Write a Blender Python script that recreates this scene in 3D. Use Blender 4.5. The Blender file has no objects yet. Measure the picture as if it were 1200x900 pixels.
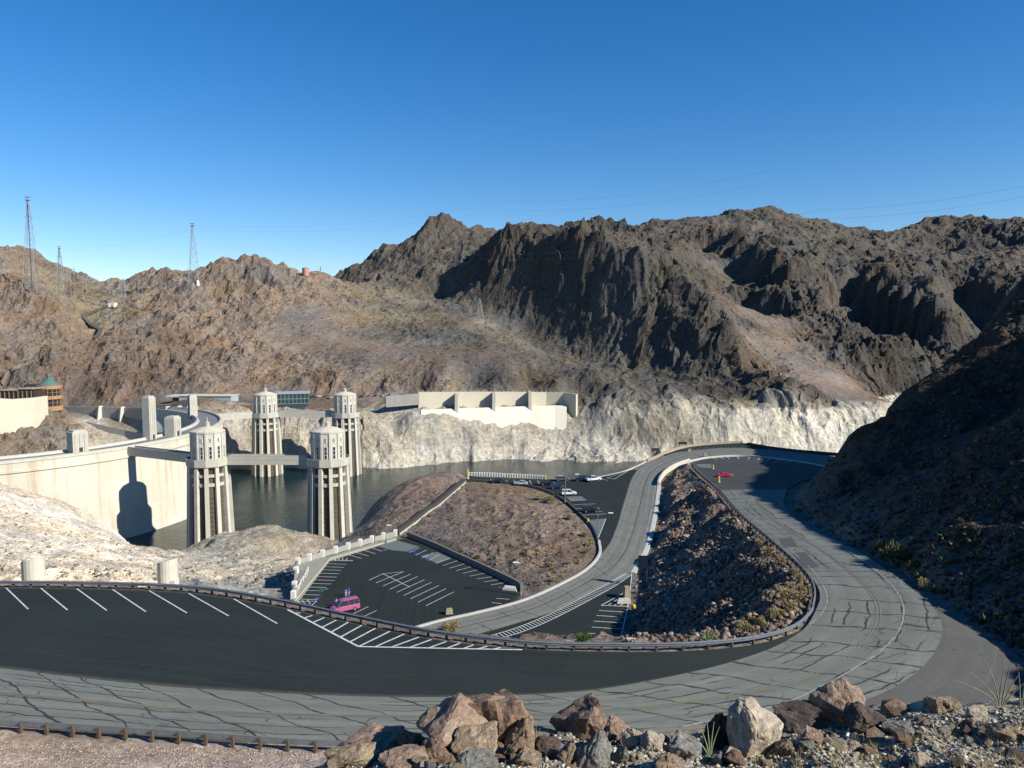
import bpy, bmesh, math, random
import numpy as np
from mathutils import Vector, Matrix
random.seed(7)
C = bpy.context.scene.collection
F = 870.0
PITCH = math.atan(72/870.0)
CP, SP = math.cos(PITCH), math.sin(PITCH)

# ---------------------------------------------------------------- camera
cam = bpy.data.cameras.new('camera')
cam.sensor_fit = 'HORIZONTAL'; cam.sensor_width = 36.0
cam.lens = 36.0*F/1200.0
cam.clip_start = 0.2; cam.clip_end = 30000
camo = bpy.data.objects.new('camera', cam); C.objects.link(camo)
camo.location = (0, 0, 0); camo.rotation_euler = (math.radians(90)-PITCH, 0, 0)
bpy.context.scene.camera = camo

def ray(px, py):
    a = (px-600)/F; b = (450-py)/F
    return (a, CP+b*SP, -SP+b*CP)
def U(px, py, z=None, D=None):
    """a point of the place: survey bearing (px, py) at level z or at ground distance D"""
    r = ray(px, py)
    t = z/r[2] if z is not None else D/r[1]
    return (r[0]*t, r[1]*t, r[2]*t)

# ---------------------------------------------------------------- materials
M = {}
def new_mat(name):
    m = bpy.data.materials.new(name); m.use_nodes = True
    nt = m.node_tree; b = nt.nodes['Principled BSDF']
    return m, nt, b
def nd(nt, typ, **kw):
    n = nt.nodes.new(typ)
    for k, v in kw.items():
        if k in n.inputs.keys() if isinstance(k, str) else False: n.inputs[k].default_value = v
        else: setattr(n, k, v)
    return n
def mix(nt, fac, a, b, blend='MIX'):
    n = nt.nodes.new('ShaderNodeMix'); n.data_type = 'RGBA'; n.blend_type = blend
    for sock, v in ((n.inputs['Factor'], fac), (n.inputs['A'], a), (n.inputs['B'], b)):
        if hasattr(v, 'links') or isinstance(v, bpy.types.NodeSocket): nt.links.new(v, sock)
        elif isinstance(v, (tuple, list)): sock.default_value = (*v[:3], 1)
        else: sock.default_value = v
    # Mix has several sockets of each name; pick the RGBA ones explicitly
    return n
def mixc(nt, fac, a, b, blend='MIX'):
    n = nt.nodes.new('ShaderNodeMix'); n.data_type = 'RGBA'; n.blend_type = blend
    def put(sock, v):
        if isinstance(v, bpy.types.NodeSocket): nt.links.new(v, sock)
        elif isinstance(v, (tuple, list)): sock.default_value = (*v[:3], 1)
        else: sock.default_value = v
    put(n.inputs[0], fac); put(n.inputs[6], a); put(n.inputs[7], b)
    return n.outputs[2]
def math_n(nt, op, a, b=0.5, c=None, clamp=False):
    n = nt.nodes.new('ShaderNodeMath'); n.operation = op; n.use_clamp = clamp
    for i, v in enumerate((a, b, c)):
        if v is None: continue
        if isinstance(v, bpy.types.NodeSocket): nt.links.new(v, n.inputs[i])
        else: n.inputs[i].default_value = v
    return n.outputs[0]
def ramp(nt, fac, stops):
    n = nt.nodes.new('ShaderNodeValToRGB'); cr = n.color_ramp
    while len(cr.elements) < len(stops): cr.elements.new(0.5)
    for e, (p, c) in zip(cr.elements, stops):
        e.position = p; e.color = (*c[:3], 1) if isinstance(c, (tuple, list)) else (c, c, c, 1)
    nt.links.new(fac, n.inputs[0]); return n.outputs[0]
def noise(nt, scale, vec=None, detail=4, rough=0.55, dist=0.0, out=0):
    n = nt.nodes.new('ShaderNodeTexNoise'); n.inputs['Scale'].default_value = scale
    n.inputs['Detail'].default_value = detail; n.inputs['Roughness'].default_value = rough
    n.inputs['Distortion'].default_value = dist
    if vec is not None: nt.links.new(vec, n.inputs['Vector'])
    return n.outputs[out]
def mapping(nt, vec, scale=(1,1,1), loc=(0,0,0), rot=(0,0,0)):
    n = nt.nodes.new('ShaderNodeMapping'); nt.links.new(vec, n.inputs[0])
    n.inputs['Scale'].default_value = scale; n.inputs['Location'].default_value = loc
    n.inputs['Rotation'].default_value = rot
    return n.outputs[0]
def pos(nt): return nt.nodes.new('ShaderNodeNewGeometry').outputs['Position']
def objc(nt): return nt.nodes.new('ShaderNodeTexCoord').outputs['Object']
def bump(nt, b, height, strength=0.5, dist=0.1):
    n = nt.nodes.new('ShaderNodeBump'); n.inputs['Strength'].default_value = strength
    n.inputs['Distance'].default_value = dist
    nt.links.new(height, n.inputs['Height']); nt.links.new(n.outputs[0], b.inputs['Normal'])
def plain(name, col, rough=0.6, metal=0.0, var=0.18, scale=1.5, spec=0.4, world=True):
    """a base colour with weathering: two scales of noise"""
    if name in M: return M[name]
    m, nt, b = new_mat(name)
    v = pos(nt) if world else objc(nt)
    n1 = noise(nt, scale, v, 5, .6); n2 = noise(nt, scale*7, v, 3, .6)
    f = math_n(nt, 'ADD', math_n(nt, 'MULTIPLY', n1, .65), math_n(nt, 'MULTIPLY', n2, .35))
    lo = tuple(c*(1-var) for c in col); hi = tuple(min(1, c*(1+var)) for c in col)
    nt.links.new(ramp(nt, f, [(.3, lo), (.7, hi)]), b.inputs['Base Color'])
    b.inputs['Roughness'].default_value = rough; b.inputs['Metallic'].default_value = metal
    b.inputs['Specular IOR Level'].default_value = spec
    M[name] = m; return m

# ---------------------------------------------------------------- objects
def mesh_obj(name, verts, faces, mat=None, parent=None, smooth=False):
    me = bpy.data.meshes.new(name); me.from_pydata([tuple(v) for v in verts], [], faces); me.update()
    if smooth:
        me.polygons.foreach_set('use_smooth', [True]*len(me.polygons))
    o = bpy.data.objects.new(name, me); C.objects.link(o)
    if mat:
        for m in (mat if isinstance(mat, (list, tuple)) else [mat]): me.materials.append(m)
    if parent: o.parent = parent
    return o
class MB:
    """collects shapes for ONE mesh object"""
    def __init__(s): s.v = []; s.f = []; s.mi = []
    def add(s, vs, fs, mi=0, X=None):
        k = len(s.v)
        if X is not None: vs = [X @ Vector(v) for v in vs]
        s.v += [tuple(v) for v in vs]; s.f += [tuple(i+k for i in f) for f in fs]; s.mi += [mi]*len(fs)
    def box(s, c, d, rz=0, mi=0, bev=0.0, taper=1.0):
        x, y, z = d[0]/2, d[1]/2, d[2]/2
        if bev > 0:
            b = min(bev, x*.9, y*.9, z*.9); vs = []; 
            ring = lambda xx, yy, zz: [(-xx, -yy, zz), (xx, -yy, zz), (xx, yy, zz), (-xx, yy, zz)]
            t = taper
            vs = ring(x-b, y-b, -z)+ring(x, y, -z+b)+ring(x*t, y*t, z-b)+ring((x-b)*t, (y-b)*t, z)
            fs = [(3,2,1,0), (12,13,14,15)]
            for r in range(3):
                for i in range(4):
                    a = r*4+i; bb = r*4+(i+1)%4; fs.append((a, bb, bb+4, a+4))
        else:
            t = taper
            vs = [(-x,-y,-z),(x,-y,-z),(x,y,-z),(-x,y,-z),(-x*t,-y*t,z),(x*t,-y*t,z),(x*t,y*t,z),(-x*t,y*t,z)]
            fs = [(3,2,1,0),(4,5,6,7),(0,1,5,4),(1,2,6,5),(2,3,7,6),(3,0,4,7)]
        s.add(vs, fs, mi, Matrix.Translation(c) @ Matrix.Rotation(rz, 4, 'Z'))
    def tube(s, p, q, r, n=8, r2=None, mi=0, cap=True):
        p, q = Vector(p), Vector(q); d = q-p
        if d.length < 1e-6: return
        d.normalize(); a = d.orthogonal().normalized(); b = d.cross(a); r2 = r if r2 is None else r2
        vs = [p+(a*math.cos(2*math.pi*i/n)+b*math.sin(2*math.pi*i/n))*r for i in range(n)]
        vs += [q+(a*math.cos(2*math.pi*i/n)+b*math.sin(2*math.pi*i/n))*r2 for i in range(n)]
        fs = [(i, (i+1)%n, n+(i+1)%n, n+i) for i in range(n)]
        if cap: fs += [tuple(range(n-1, -1, -1)), tuple(range(n, 2*n))]
        s.add(vs, fs, mi)
    def lathe(s, prof, n=16, c=(0,0,0), mi=0, a0=0.0, squash=1.0):
        vs = []; fs = []
        for r, z in prof:
            for i in range(n):
                a = a0+2*math.pi*i/n; vs.append((c[0]+r*math.cos(a), c[1]+r*math.sin(a)*squash, c[2]+z))
        for k in range(len(prof)-1):
            for i in range(n):
                fs.append((k*n+i, k*n+(i+1)%n, (k+1)*n+(i+1)%n, (k+1)*n+i))
        fs.append(tuple(range(n-1, -1, -1))); fs.append(tuple((len(prof)-1)*n+i for i in range(n)))
        s.add(vs, fs, mi)
    def prism(s, poly, y0, y1, mi=0, X=None):
        """polygon in x,z extruded along y"""
        n = len(poly)
        vs = [(x, y0, z) for x, z in poly]+[(x, y1, z) for x, z in poly]
        fs = [tuple(range(n)), tuple(range(2*n-1, n-1, -1))]+[(i, n+i, n+(i+1)%n, (i+1)%n) for i in range(n)]
        s.add(vs, fs, mi, X)
    def build(s, name, mat, parent=None, smooth=False, loc=None):
        o = mesh_obj(name, s.v, s.f, mat, parent, smooth)
        if isinstance(mat, (list, tuple)): o.data.polygons.foreach_set('material_index', s.mi)
        if loc is not None: o.location = loc
        bm = bmesh.new(); bm.from_mesh(o.data); bmesh.ops.recalc_face_normals(bm, faces=bm.faces); bm.to_mesh(o.data); bm.free()
        return o
def tag(o, label, cat, group=None):
    o['label'] = label; o['category'] = cat
    if group: o['group'] = group
    return o
def thing(name, label, cat, loc=(0,0,0), rz=0, group=None):
    o = bpy.data.objects.new(name, None); C.objects.link(o); o.empty_display_size = .3
    o.location = loc; o.rotation_euler = (0, 0, rz); return tag(o, label, cat, group)
def copy_tree(o, parent=None):
    c = o.copy(); C.objects.link(c)
    if parent: c.parent = parent
    for ch in list(o.children): copy_tree(ch, c)
    return c
def struct(o, kind='structure'):
    o['kind'] = kind; return o

# ---------------------------------------------------------------- sun
SUN_AZ = math.radians(26)   # behind the viewer's right shoulder
SUN_EL = math.radians(32.5)
sdir = Vector((math.cos(SUN_AZ)*math.cos(SUN_EL), -math.sin(SUN_AZ)*math.cos(SUN_EL), math.sin(SUN_EL)))
sl = bpy.data.lights.new('sun', 'SUN'); sl.energy = 5.0; sl.angle = math.radians(.5); sl.color = (1, .95, .845)
so = bpy.data.objects.new('sun', sl); C.objects.link(so)
so.rotation_euler = sdir.to_track_quat('Z', 'Y').to_euler()
w = bpy.data.worlds.new('World'); bpy.context.scene.world = w; w.use_nodes = True
nt = w.node_tree; bg = nt.nodes['Background']
sky = nt.nodes.new('ShaderNodeTexSky'); sky.sky_type = 'NISHITA'; sky.sun_disc = False
sky.sun_elevation = SUN_EL
sky.sun_rotation = math.atan2(sdir.x, sdir.y)
sky.altitude = 400; sky.air_density = 1.0; sky.dust_density = 0.0; sky.ozone_density = 3.0
hs = nt.nodes.new('ShaderNodeHueSaturation'); hs.inputs['Saturation'].default_value = 1.36
nt.links.new(sky.outputs[0], hs.inputs['Color']); wb = mixc(nt, 1.0, hs.outputs[0], (.95, .98, 1.09), 'MULTIPLY'); nt.links.new(wb, bg.inputs[0]); bg.inputs[1].default_value = 0.082
sc = bpy.context.scene
sc.view_settings.view_transform = 'Standard'; sc.view_settings.look = 'None'
sc.view_settings.exposure = 0.62; sc.view_settings.gamma = 1.0
# ================================================================ paved surfaces: edges surveyed, swept into strips
def catmull(pts, n):
    """n points along a smooth curve through pts, evenly spaced in plan"""
    P = np.array(pts, float); m = len(P)
    Q = np.vstack([2*P[0]-P[1], P, 2*P[-1]-P[-2]])
    out = []
    for i in range(m-1):
        p0, p1, p2, p3 = Q[i], Q[i+1], Q[i+2], Q[i+3]
        for t in np.linspace(0, 1, 24, endpoint=False):
            # centripetal-ish: damp the tangents
            t2, t3 = t*t, t**3
            m1 = (p2-p0)*.5; m2 = (p3-p1)*.5
            L = np.linalg.norm(p2-p1)
            for mm in (m1, m2):
                l = np.linalg.norm(mm)
                if l > 1.2*L: mm *= 1.2*L/l
            out.append((2*t3-3*t2+1)*p1+(t3-2*t2+t)*m1+(-2*t3+3*t2)*p2+(t3-t2)*m2)
    out.append(P[-1]); out = np.array(out)
    s = np.concatenate([[0], np.cumsum(np.linalg.norm(np.diff(out[:, :2], axis=0), axis=1))])
    q = np.linspace(0, s[-1], n)
    return np.stack([np.interp(q, s, out[:, k]) for k in range(3)], 1)
def lo(z): return z+.70*max(0, -z-39)          # the lower terraces lie deeper the further down they are
def surv(lst, dz=0.0): return [tuple(np.array(U(a, b, z=lo(c)))+np.array((0, 0, dz))) for a, b, c in lst]

upper_in = [(-380,752,-26.0),(-180,768,-26.1),(0,783,-26.2),(75,792,-26.3),(190,804,-26.4),(300,811,-26.5),(420,816,-26.6),(510,817,-26.7),(600,815,-26.8),(700,808,-27.0),(800,790,-27.2),(860,775,-27.5),(910,757,-27.7),(942,737,-28.0),(957,713,-28.5),(961,697,-29.0),(955,682,-29.6),(938,662,-30.8),(908,635,-32.4),(868,601,-34.9),(844,574,-36.6)]
upper_out = [(-380,824,-26.0),(-180,834,-26.1),(0,846,-26.2),(100,853,-26.3),(200,860,-26.4),(300,866,-26.5),(400,868,-26.6),(550,866,-26.7),(700,860,-26.8),(800,852,-27),(900,838,-27.2),(1000,822,-27.4),(1050,803,-27.6),(1088,773,-27.8),(1104,738,-28.1),(1094,712,-28.7),(1072,692,-29.2),(1040,668,-30.1),(1000,643,-31.5),(962,625,-32.6),(937,611,-33.7),(919,592,-34.8),(922,573,-36)]
lot_edge = [(-380,690,-26.4),(-180,688,-26.5),(0,688,-26.7),(131,690,-26.8),(217,694,-26.8),(272,701,-26.8),(337,713,-26.9),(400,727,-27),(500,747.5,-27),(600,759.5,-27),(700,763.5,-27.1),(800,763,-27.2),(880,756,-27.5),(930,742.5,-27.9)]
low_L = [(1010,539,-39.3),(950,531.5,-39.9),(900,526.8,-40.6),(850,525,-41.6),(800,529,-43),(777,535,-44.5),(755,544,-45.9),(741,560,-47.3),(732,587,-49.2),(717,632,-51.2),(703,651,-52.3),(686,669,-53.3),(650,689,-55),(610,706,-56.3),(560,719,-57.6),(515,729,-58.5),(480,739,-59.2),(440,750,-60)]
low_R = [(1010,551,-38.6),(945,543.5,-39),(920,538.5,-39.4),(870,533.7,-40.4),(830,535.7,-41.6),(806,541,-42.8),(788,549,-44.6),(777,557,-45.9),(772,567,-47),(767,600,-49.2),(757,640,-51.3),(740,671,-53),(705,687,-54.5),(650,715,-56.6),(600,731,-58),(560,742,-59),(520,753,-60),(480,764,-60.8)]
red_A = [(844,574,-36.6),(826,559,-37.4),(815,549,-38.1),(812,544,-38.5),(816,540.5,-38.8),(832,537,-39.1),(870,535,-39.4),(920,539.5,-39),(960,546,-38.6)]
red_B = [(922,573,-36),(929,569,-36.3),(937,565,-36.7),(946,562,-37),(960,560,-37.1),(975,559,-37.2),(990,558,-37.3),(1005,557,-37.4),(1020,556,-37.5)]
car_A = [(702,648,-52.1),(700,632,-51.4),(692,617,-51.1),(675,600,-51),(660,587,-51),(640,576,-51),(620,570,-51),(595,566,-51),(548,563,-51)]
car_B = [(703.5,650.5,-52.3),(717,632,-51.2),(725,611,-50.2),(732,587,-49.2),(741,560,-47.3),(745,550,-46.6),(700,559,-49.6),(640,561.5,-50.6),(548,558.3,-50.9)]
jeep_A = [(352,735,-60),(341,709,-60),(350,693,-60),(368,675,-60),(386,657,-60),(425,645,-60),(465,632.5,-60),(478,629,-59.8)]
jeep_B = [(420,760,-60),(470,741,-59.4),(515,729.5,-58.6),(540,724.5,-58.1),(560,719.5,-57.7),(585,713,-57.2),(606,707,-56.7),(611,692,-57.2)]
side_A = [(740,671.5,-53),(705,687.3,-54.5),(650,715.3,-56.6),(600,731.3,-58),(560,742.5,-59),(520,754,-60)]
side_B = [(741.5,672,-53.1),(738.5,700,-54.8),(733,724,-56),(727,752,-57.2),(722,772,-58),(718,790,-59)]
north_A = [(778,532.5,-44.6),(800,525.5,-43.6),(820,522.3,-42.9),(850,520,-42.3),(872,519.3,-42),(890,522,-41.4)]
north_B = [(782,533.6,-44.2),(800,528.8,-43),(825,526.2,-42.3),(850,525,-41.6),(872,525.6,-41.1),(890,526.4,-40.8)]
apron_A = [(985,828,-27.4),(1050,803.2,-27.6),(1088,773.2,-27.8),(1104,738.2,-28.1),(1094,712.2,-28.7)]
apron_B = [(1040,850,-27.3),(1150,830,-27.3),(1190,790,-27.6),(1160,752,-28),(1112,722,-28.5)]

tri_bank = []                    # every paved triangle, to bed the terrain under it
def strip(name, A, B, mat, n=120, m=6, dz=0.0, skirt=0.25, bed=True):
    a = catmull(surv(A, dz), n); b = catmull(surv(B, dz), n)
    V = []; Fs = []; uv = []
    s = np.concatenate([[0], np.cumsum(np.linalg.norm(np.diff((a+b)/2, axis=0), axis=1))])
    for i in range(n):
        wdt = np.linalg.norm(b[i]-a[i])
        for j in range(m+1):
            t = j/m; V.append(a[i]*(1-t)+b[i]*t); uv.append((s[i], t*wdt, t))
    for i in range(n-1):
        for j in range(m):
            k = i*(m+1)+j; Fs.append((k, k+m+1, k+m+2, k+1))
    if bed:
        for f in Fs: tri_bank.append((V[f[0]], V[f[1]], V[f[2]])); tri_bank.append((V[f[0]], V[f[2]], V[f[3]]))
    me_uv = uv
    # edges turned down into the ground so that the surface has a thickness
    base = len(V)
    for i in range(n): V.append(a[i]-np.array((0, 0, skirt))); uv.append((s[i], 0, 0))
    for i in range(n): V.append(b[i]-np.array((0, 0, skirt))); uv.append((s[i], 0, 1))
    for i in range(n-1):
        k = i*(m+1); Fs.append((k+m+1, k, base+i, base+i+1))
        k2 = k+m; Fs.append((k2, k2+m+1, base+n+i+1, base+n+i))
    o = mesh_obj(name, V, Fs, mat)
    at = o.data.attributes.new('road', 'FLOAT_VECTOR', 'POINT')
    at.data.foreach_set('vector', np.array(uv, np.float32).ravel())
    bm = bmesh.new(); bm.from_mesh(o.data)
    up = sum(f.normal.z*f.calc_area() for f in bm.faces)
    if up < 0: bmesh.ops.reverse_faces(bm, faces=bm.faces)
    bm.to_mesh(o.data); bm.free()
    return struct(o)

def road_mat(name, base, crack=True, lines=True, cw=1.0):
    m, nt, b = new_mat(name)
    at = nt.nodes.new('ShaderNodeAttribute'); at.attribute_name = 'road'; v = at.outputs['Vector']
    sp = nt.nodes.new('ShaderNodeSeparateXYZ'); nt.links.new(v, sp.inputs[0])
    P = pos(nt)
    n1 = noise(nt, .12, P, 5, .6); n2 = noise(nt, 2.5, P, 4, .7); n3 = noise(nt, 18, P, 2, .6)
    st = noise(nt, 1.0, mapping(nt, v, (.015, .9, 0)), 4, .6)       # streaks along the lanes
    f = math_n(nt, 'ADD', math_n(nt, 'MULTIPLY', n1, .4), math_n(nt, 'MULTIPLY', n2, .2))
    f = math_n(nt, 'ADD', f, math_n(nt, 'MULTIPLY', st, .4))
    lo = tuple(c*.72 for c in base); hi = tuple(c*1.3 for c in base)
    col = ramp(nt, f, [(.35, lo), (.65, hi)])
    # tyre paths: dark polished bands in each lane
    if lines:
        wv = math_n(nt, 'SINE', math_n(nt, 'MULTIPLY', sp.outputs[2], 2*math.pi*4), 0)
        tr = math_n(nt, 'MULTIPLY', math_n(nt, 'ADD', math_n(nt, 'MULTIPLY', wv, .5), .5), n1)
        col = mixc(nt, math_n(nt, 'MULTIPLY', tr, .7), col, tuple(c*.62 for c in base))
        # concrete bays poured at different times
        bay = nt.nodes.new('ShaderNodeTexVoronoi'); bay.inputs['Scale'].default_value = 1
        nt.links.new(mapping(nt, v, (.055, .22, 0)), bay.inputs['Vector'])
        sb = nt.nodes.new('ShaderNodeSeparateColor'); nt.links.new(bay.outputs['Color'], sb.inputs[0])
        col = mixc(nt, math_n(nt, 'MULTIPLY', sb.outputs[0], .28), col, tuple(c*.8 for c in base))
    if crack:
        wz = nt.nodes.new('ShaderNodeTexNoise'); wz.inputs['Scale'].default_value = .3; wz.inputs['Detail'].default_value = 5
        nt.links.new(P, wz.inputs['Vector'])
        wn = nt.nodes.new('ShaderNodeVectorMath'); wn.operation = 'MULTIPLY_ADD'
        nt.links.new(wz.outputs[1], wn.inputs[0]); wn.inputs[1].default_value = (3.2, 1.6, 0); nt.links.new(v, wn.inputs[2])
        ws = nt.nodes.new('ShaderNodeSeparateXYZ'); nt.links.new(wn.outputs[0], ws.inputs[0])
        wob = noise(nt, .5, P, 2)
        def line_cracks(w_in, scale, width, seed):
            vo = nt.nodes.new('ShaderNodeTexVoronoi'); vo.voronoi_dimensions = '1D'; vo.feature = 'DISTANCE_TO_EDGE'; vo.inputs['Scale'].default_value = scale
            nt.links.new(math_n(nt, 'ADD', w_in, seed), vo.inputs['W'])
            k = nt.nodes.new('ShaderNodeMapRange'); nt.links.new(vo.outputs['Distance'], k.inputs[0])
            nt.links.new(math_n(nt, 'MULTIPLY', wob, width*scale*1.0*cw), k.inputs[1]); nt.links.new(math_n(nt, 'MULTIPLY', wob, width*scale*2.6*cw), k.inputs[2]); k.inputs[3].default_value = 1; k.inputs[4].default_value = 0
            return k.outputs[0]
        tr_c = line_cracks(ws.outputs[0], .21, .19, 0.0)                                   # across the lanes
        tr_c = math_n(nt, 'MULTIPLY', tr_c, ramp(nt, noise(nt, .16, P, 3), [(.30, 0), (.36, 1)]))
        lg_c = line_cracks(ws.outputs[1], .46, .13, 4.7)                                  # along the lane joints
        lg_c = math_n(nt, 'MULTIPLY', lg_c, ramp(nt, noise(nt, .11, mapping(nt, P, (1,1,1), (31,7,0)), 3), [(.44, 0), (.50, 1)]))
        vo = nt.nodes.new('ShaderNodeTexVoronoi'); vo.feature = 'DISTANCE_TO_EDGE'; vo.inputs['Scale'].default_value = 1
        nt.links.new(mapping(nt, wn.outputs[0], (.36, .5, 0)), vo.inputs['Vector'])
        k = nt.nodes.new('ShaderNodeMapRange'); nt.links.new(vo.outputs['Distance'], k.inputs[0]); k.inputs[1].default_value = .010*cw; k.inputs[2].default_value = .024*cw; k.inputs[3].default_value = .8; k.inputs[4].default_value = 0
        fine = math_n(nt, 'MULTIPLY', k.outputs[0], ramp(nt, noise(nt, .14, mapping(nt, P, (1,1,1), (9,51,0)), 3), [(.47, 0), (.54, 1)]))
        tot = math_n(nt, 'MAXIMUM', math_n(nt, 'MAXIMUM', tr_c, lg_c), fine)
        col = mixc(nt, math_n(nt, 'MULTIPLY', tot, .92), col, (.02, .02, .02))
    else:
        # dust drifted in from the edges, old oil drips, faint turning tracks
        e = math_n(nt, 'MINIMUM', sp.outputs[2], math_n(nt, 'SUBTRACT', 1.0, sp.outputs[2]))
        e = math_n(nt, 'ADD', e, math_n(nt, 'MULTIPLY', n2, .03))
        col = mixc(nt, ramp(nt, e, [(.015, .55), (.045, 0)]), col, (.12, .105, .085))
        arcs = noise(nt, 1.0, mapping(nt, v, (.05, 1.3, 0)), 5, .65, .4)
        col = mixc(nt, ramp(nt, arcs, [(.56, 0), (.72, .42)]), col, tuple(c*2.1 for c in base))
        dr = noise(nt, .9, P, 3, .5); col = mixc(nt, ramp(nt, dr, [(.66, 0), (.72, .6)]), col, tuple(c*.5 for c in base))
        pt = nt.nodes.new('ShaderNodeTexVoronoi'); pt.inputs['Scale'].default_value = 1; nt.links.new(mapping(nt, v, (.03, .11, 0)), pt.inputs['Vector'])
        ps = nt.nodes.new('ShaderNodeSeparateColor'); nt.links.new(pt.outputs['Color'], ps.inputs[0])
        col = mixc(nt, math_n(nt, 'MULTIPLY', ps.outputs[0], .22), col, tuple(c*1.55 for c in base))
    nt.links.new(col, b.inputs['Base Color'])
    b.inputs['Roughness'].default_value = .85; b.inputs['Specular IOR Level'].default_value = .25
    bump(nt, b, math_n(nt, 'ADD', n3, n2), .25, .02)
    return m
M['old_asphalt'] = road_mat('old_asphalt', (.158, .166, .145), cw=.78)
M['grey_road'] = road_mat('grey_road', (.170, .174, .152), cw=.30)
M['new_asphalt'] = road_mat('new_asphalt', (.0152, .0205, .0188), crack=False, lines=False)
M['mid_asphalt'] = road_mat('mid_asphalt', (.045,.047,.046), crack=False, lines=False)
M['apron'] = road_mat('apron', (.095,.092,.083), crack=False, lines=False)

strip('upper_road', upper_in, upper_out, M['old_asphalt'], 320, 8)
strip('upper_parking_lot', lot_edge, upper_in[:14], M['new_asphalt'], 200, 8, dz=.012)
strip('lower_road', low_L, low_R, M['grey_road'], 300, 8)
strip('hilltop_parking_lot', red_A, red_B, M['mid_asphalt'], 60, 8, dz=-.03)
strip('lakeside_parking_lot', car_A, car_B, M['new_asphalt'], 120, 10, dz=-.03)
strip('walled_parking_lot', jeep_A, jeep_B, M['new_asphalt'], 80, 12, dz=-.02)
strip('roadside_parking_lot', side_A, side_B, M['new_asphalt'], 60, 8, dz=-.03)
strip('viewpoint_parking_strip', north_A, north_B, M['new_asphalt'], 60, 4, dz=-.03)
strip('road_apron', apron_A, apron_B, M['apron'], 60, 6, dz=-.04)

# raster of the paved levels: 0.5 m cells; distance and level spread outwards by jump flooding
RX0, RY0, RS = -170.0, 36.0, 0.5
RW, RH = int(340/RS), int(232/RS)
zr = np.full((RH, RW), np.nan)
for t in tri_bank:
    t = np.array(t); x = (t[:, 0]-RX0)/RS; y = (t[:, 1]-RY0)/RS
    i0, i1 = max(0, int(math.floor(x.min()))), min(RW-1, int(math.ceil(x.max())))
    j0, j1 = max(0, int(math.floor(y.min()))), min(RH-1, int(math.ceil(y.max())))
    if i1 < i0 or j1 < j0: continue
    gx, gy = np.meshgrid(np.arange(i0, i1+1), np.arange(j0, j1+1))
    d = (y[1]-y[2])*(x[0]-x[2])+(x[2]-x[1])*(y[0]-y[2])
    if abs(d) < 1e-9: continue
    l0 = ((y[1]-y[2])*(gx-x[2])+(x[2]-x[1])*(gy-y[2]))/d
    l1 = ((y[2]-y[0])*(gx-x[2])+(x[0]-x[2])*(gy-y[2]))/d
    ok = (l0 >= -1e-6) & (l1 >= -1e-6) & (l0+l1 <= 1+1e-6)
    zz = l0*t[0, 2]+l1*t[1, 2]+(1-l0-l1)*t[2, 2]
    sub = zr[j0:j1+1, i0:i1+1]; upd = ok & (np.isnan(sub) | (zz < sub)); sub[upd] = zz[upd]
seed_y, seed_x = np.where(~np.isnan(zr))
ny = np.where(~np.isnan(zr), np.arange(RH)[:, None], -9999); nx = np.where(~np.isnan(zr), np.arange(RW)[None, :], -9999)
yy, xx = np.meshgrid(np.arange(RH), np.arange(RW), indexing='ij')
step = 256
while step >= 1:
    for dy in (-step, 0, step):
        for dx in (-step, 0, step):
            if dx == 0 and dy == 0: continue
            sy = np.clip(yy+dy, 0, RH-1); sx = np.clip(xx+dx, 0, RW-1)
            cy, cx = ny[sy, sx], nx[sy, sx]
            dn = (cy-yy)**2.0+(cx-xx)**2.0; dc = (ny-yy)**2.0+(nx-xx)**2.0
            u = dn < dc; ny = np.where(u, cy, ny); nx = np.where(u, cx, nx)
    step //= 2
pave_d = np.sqrt((ny-yy)**2.0+(nx-xx)**2.0)*RS
pave_z = zr[ny, nx]
pave_zs = pave_z.copy()
for _ in range(3):
    q = np.pad(pave_zs, 1, mode='edge'); q = sum(q[a:a+RH, b:b+RW] for a in range(3) for b in range(3))/9
    pave_zs = np.where(pave_d > .1, q, pave_zs)
def pave(X, Y):
    fx = np.clip((np.asarray(X)-RX0)/RS, 0, RW-1.001); fy = np.clip((np.asarray(Y)-RY0)/RS, 0, RH-1.001)
    i = fx.astype(int); j = fy.astype(int); a = fx-i; b = fy-j
    bl = lambda g: (g[j, i]*(1-a)+g[j, i+1]*a)*(1-b)+(g[j+1, i]*(1-a)+g[j+1, i+1]*a)*b
    d = bl(pave_d); z = bl(pave_zs)
    out = (X < RX0) | (X > RX0+RW*RS) | (Y < RY0) | (Y > RY0+RH*RS)
    return np.where(out, 999.0, d), z
from mathutils.bvhtree import BVHTree
_pv = []; _pf = []
for k, t in enumerate(tri_bank):
    _pv += [tuple(q) for q in t]; _pf.append((3*k, 3*k+1, 3*k+2))
pave_bvh = BVHTree.FromPolygons(_pv, _pf)
def pz(x, y):
    """level of the paving at x, y"""
    h = pave_bvh.ray_cast(Vector((x, y, 50)), Vector((0, 0, -1)))
    if h[0] is not None: return h[0].z
    d, z = pave(np.array([x]), np.array([y])); return float(z[0])
def PP(px, py, lift=0.0):
    """the point of the paving met along a bearing"""
    r = Vector(ray(px, py)).normalized(); h = pave_bvh.ray_cast(Vector((0, 0, 0)), r)
    k = 0
    while h[0] is None and k < 400:      # just off the paving: take the closest bearing that meets it
        k += 1; a = k*2.4; q = .12*k**.85
        h = pave_bvh.ray_cast(Vector((0, 0, 0)), Vector(ray(px+q*math.cos(a), py+q*math.sin(a))).normalized())
    return Vector((h[0].x, h[0].y, h[0].z+lift))
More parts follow.
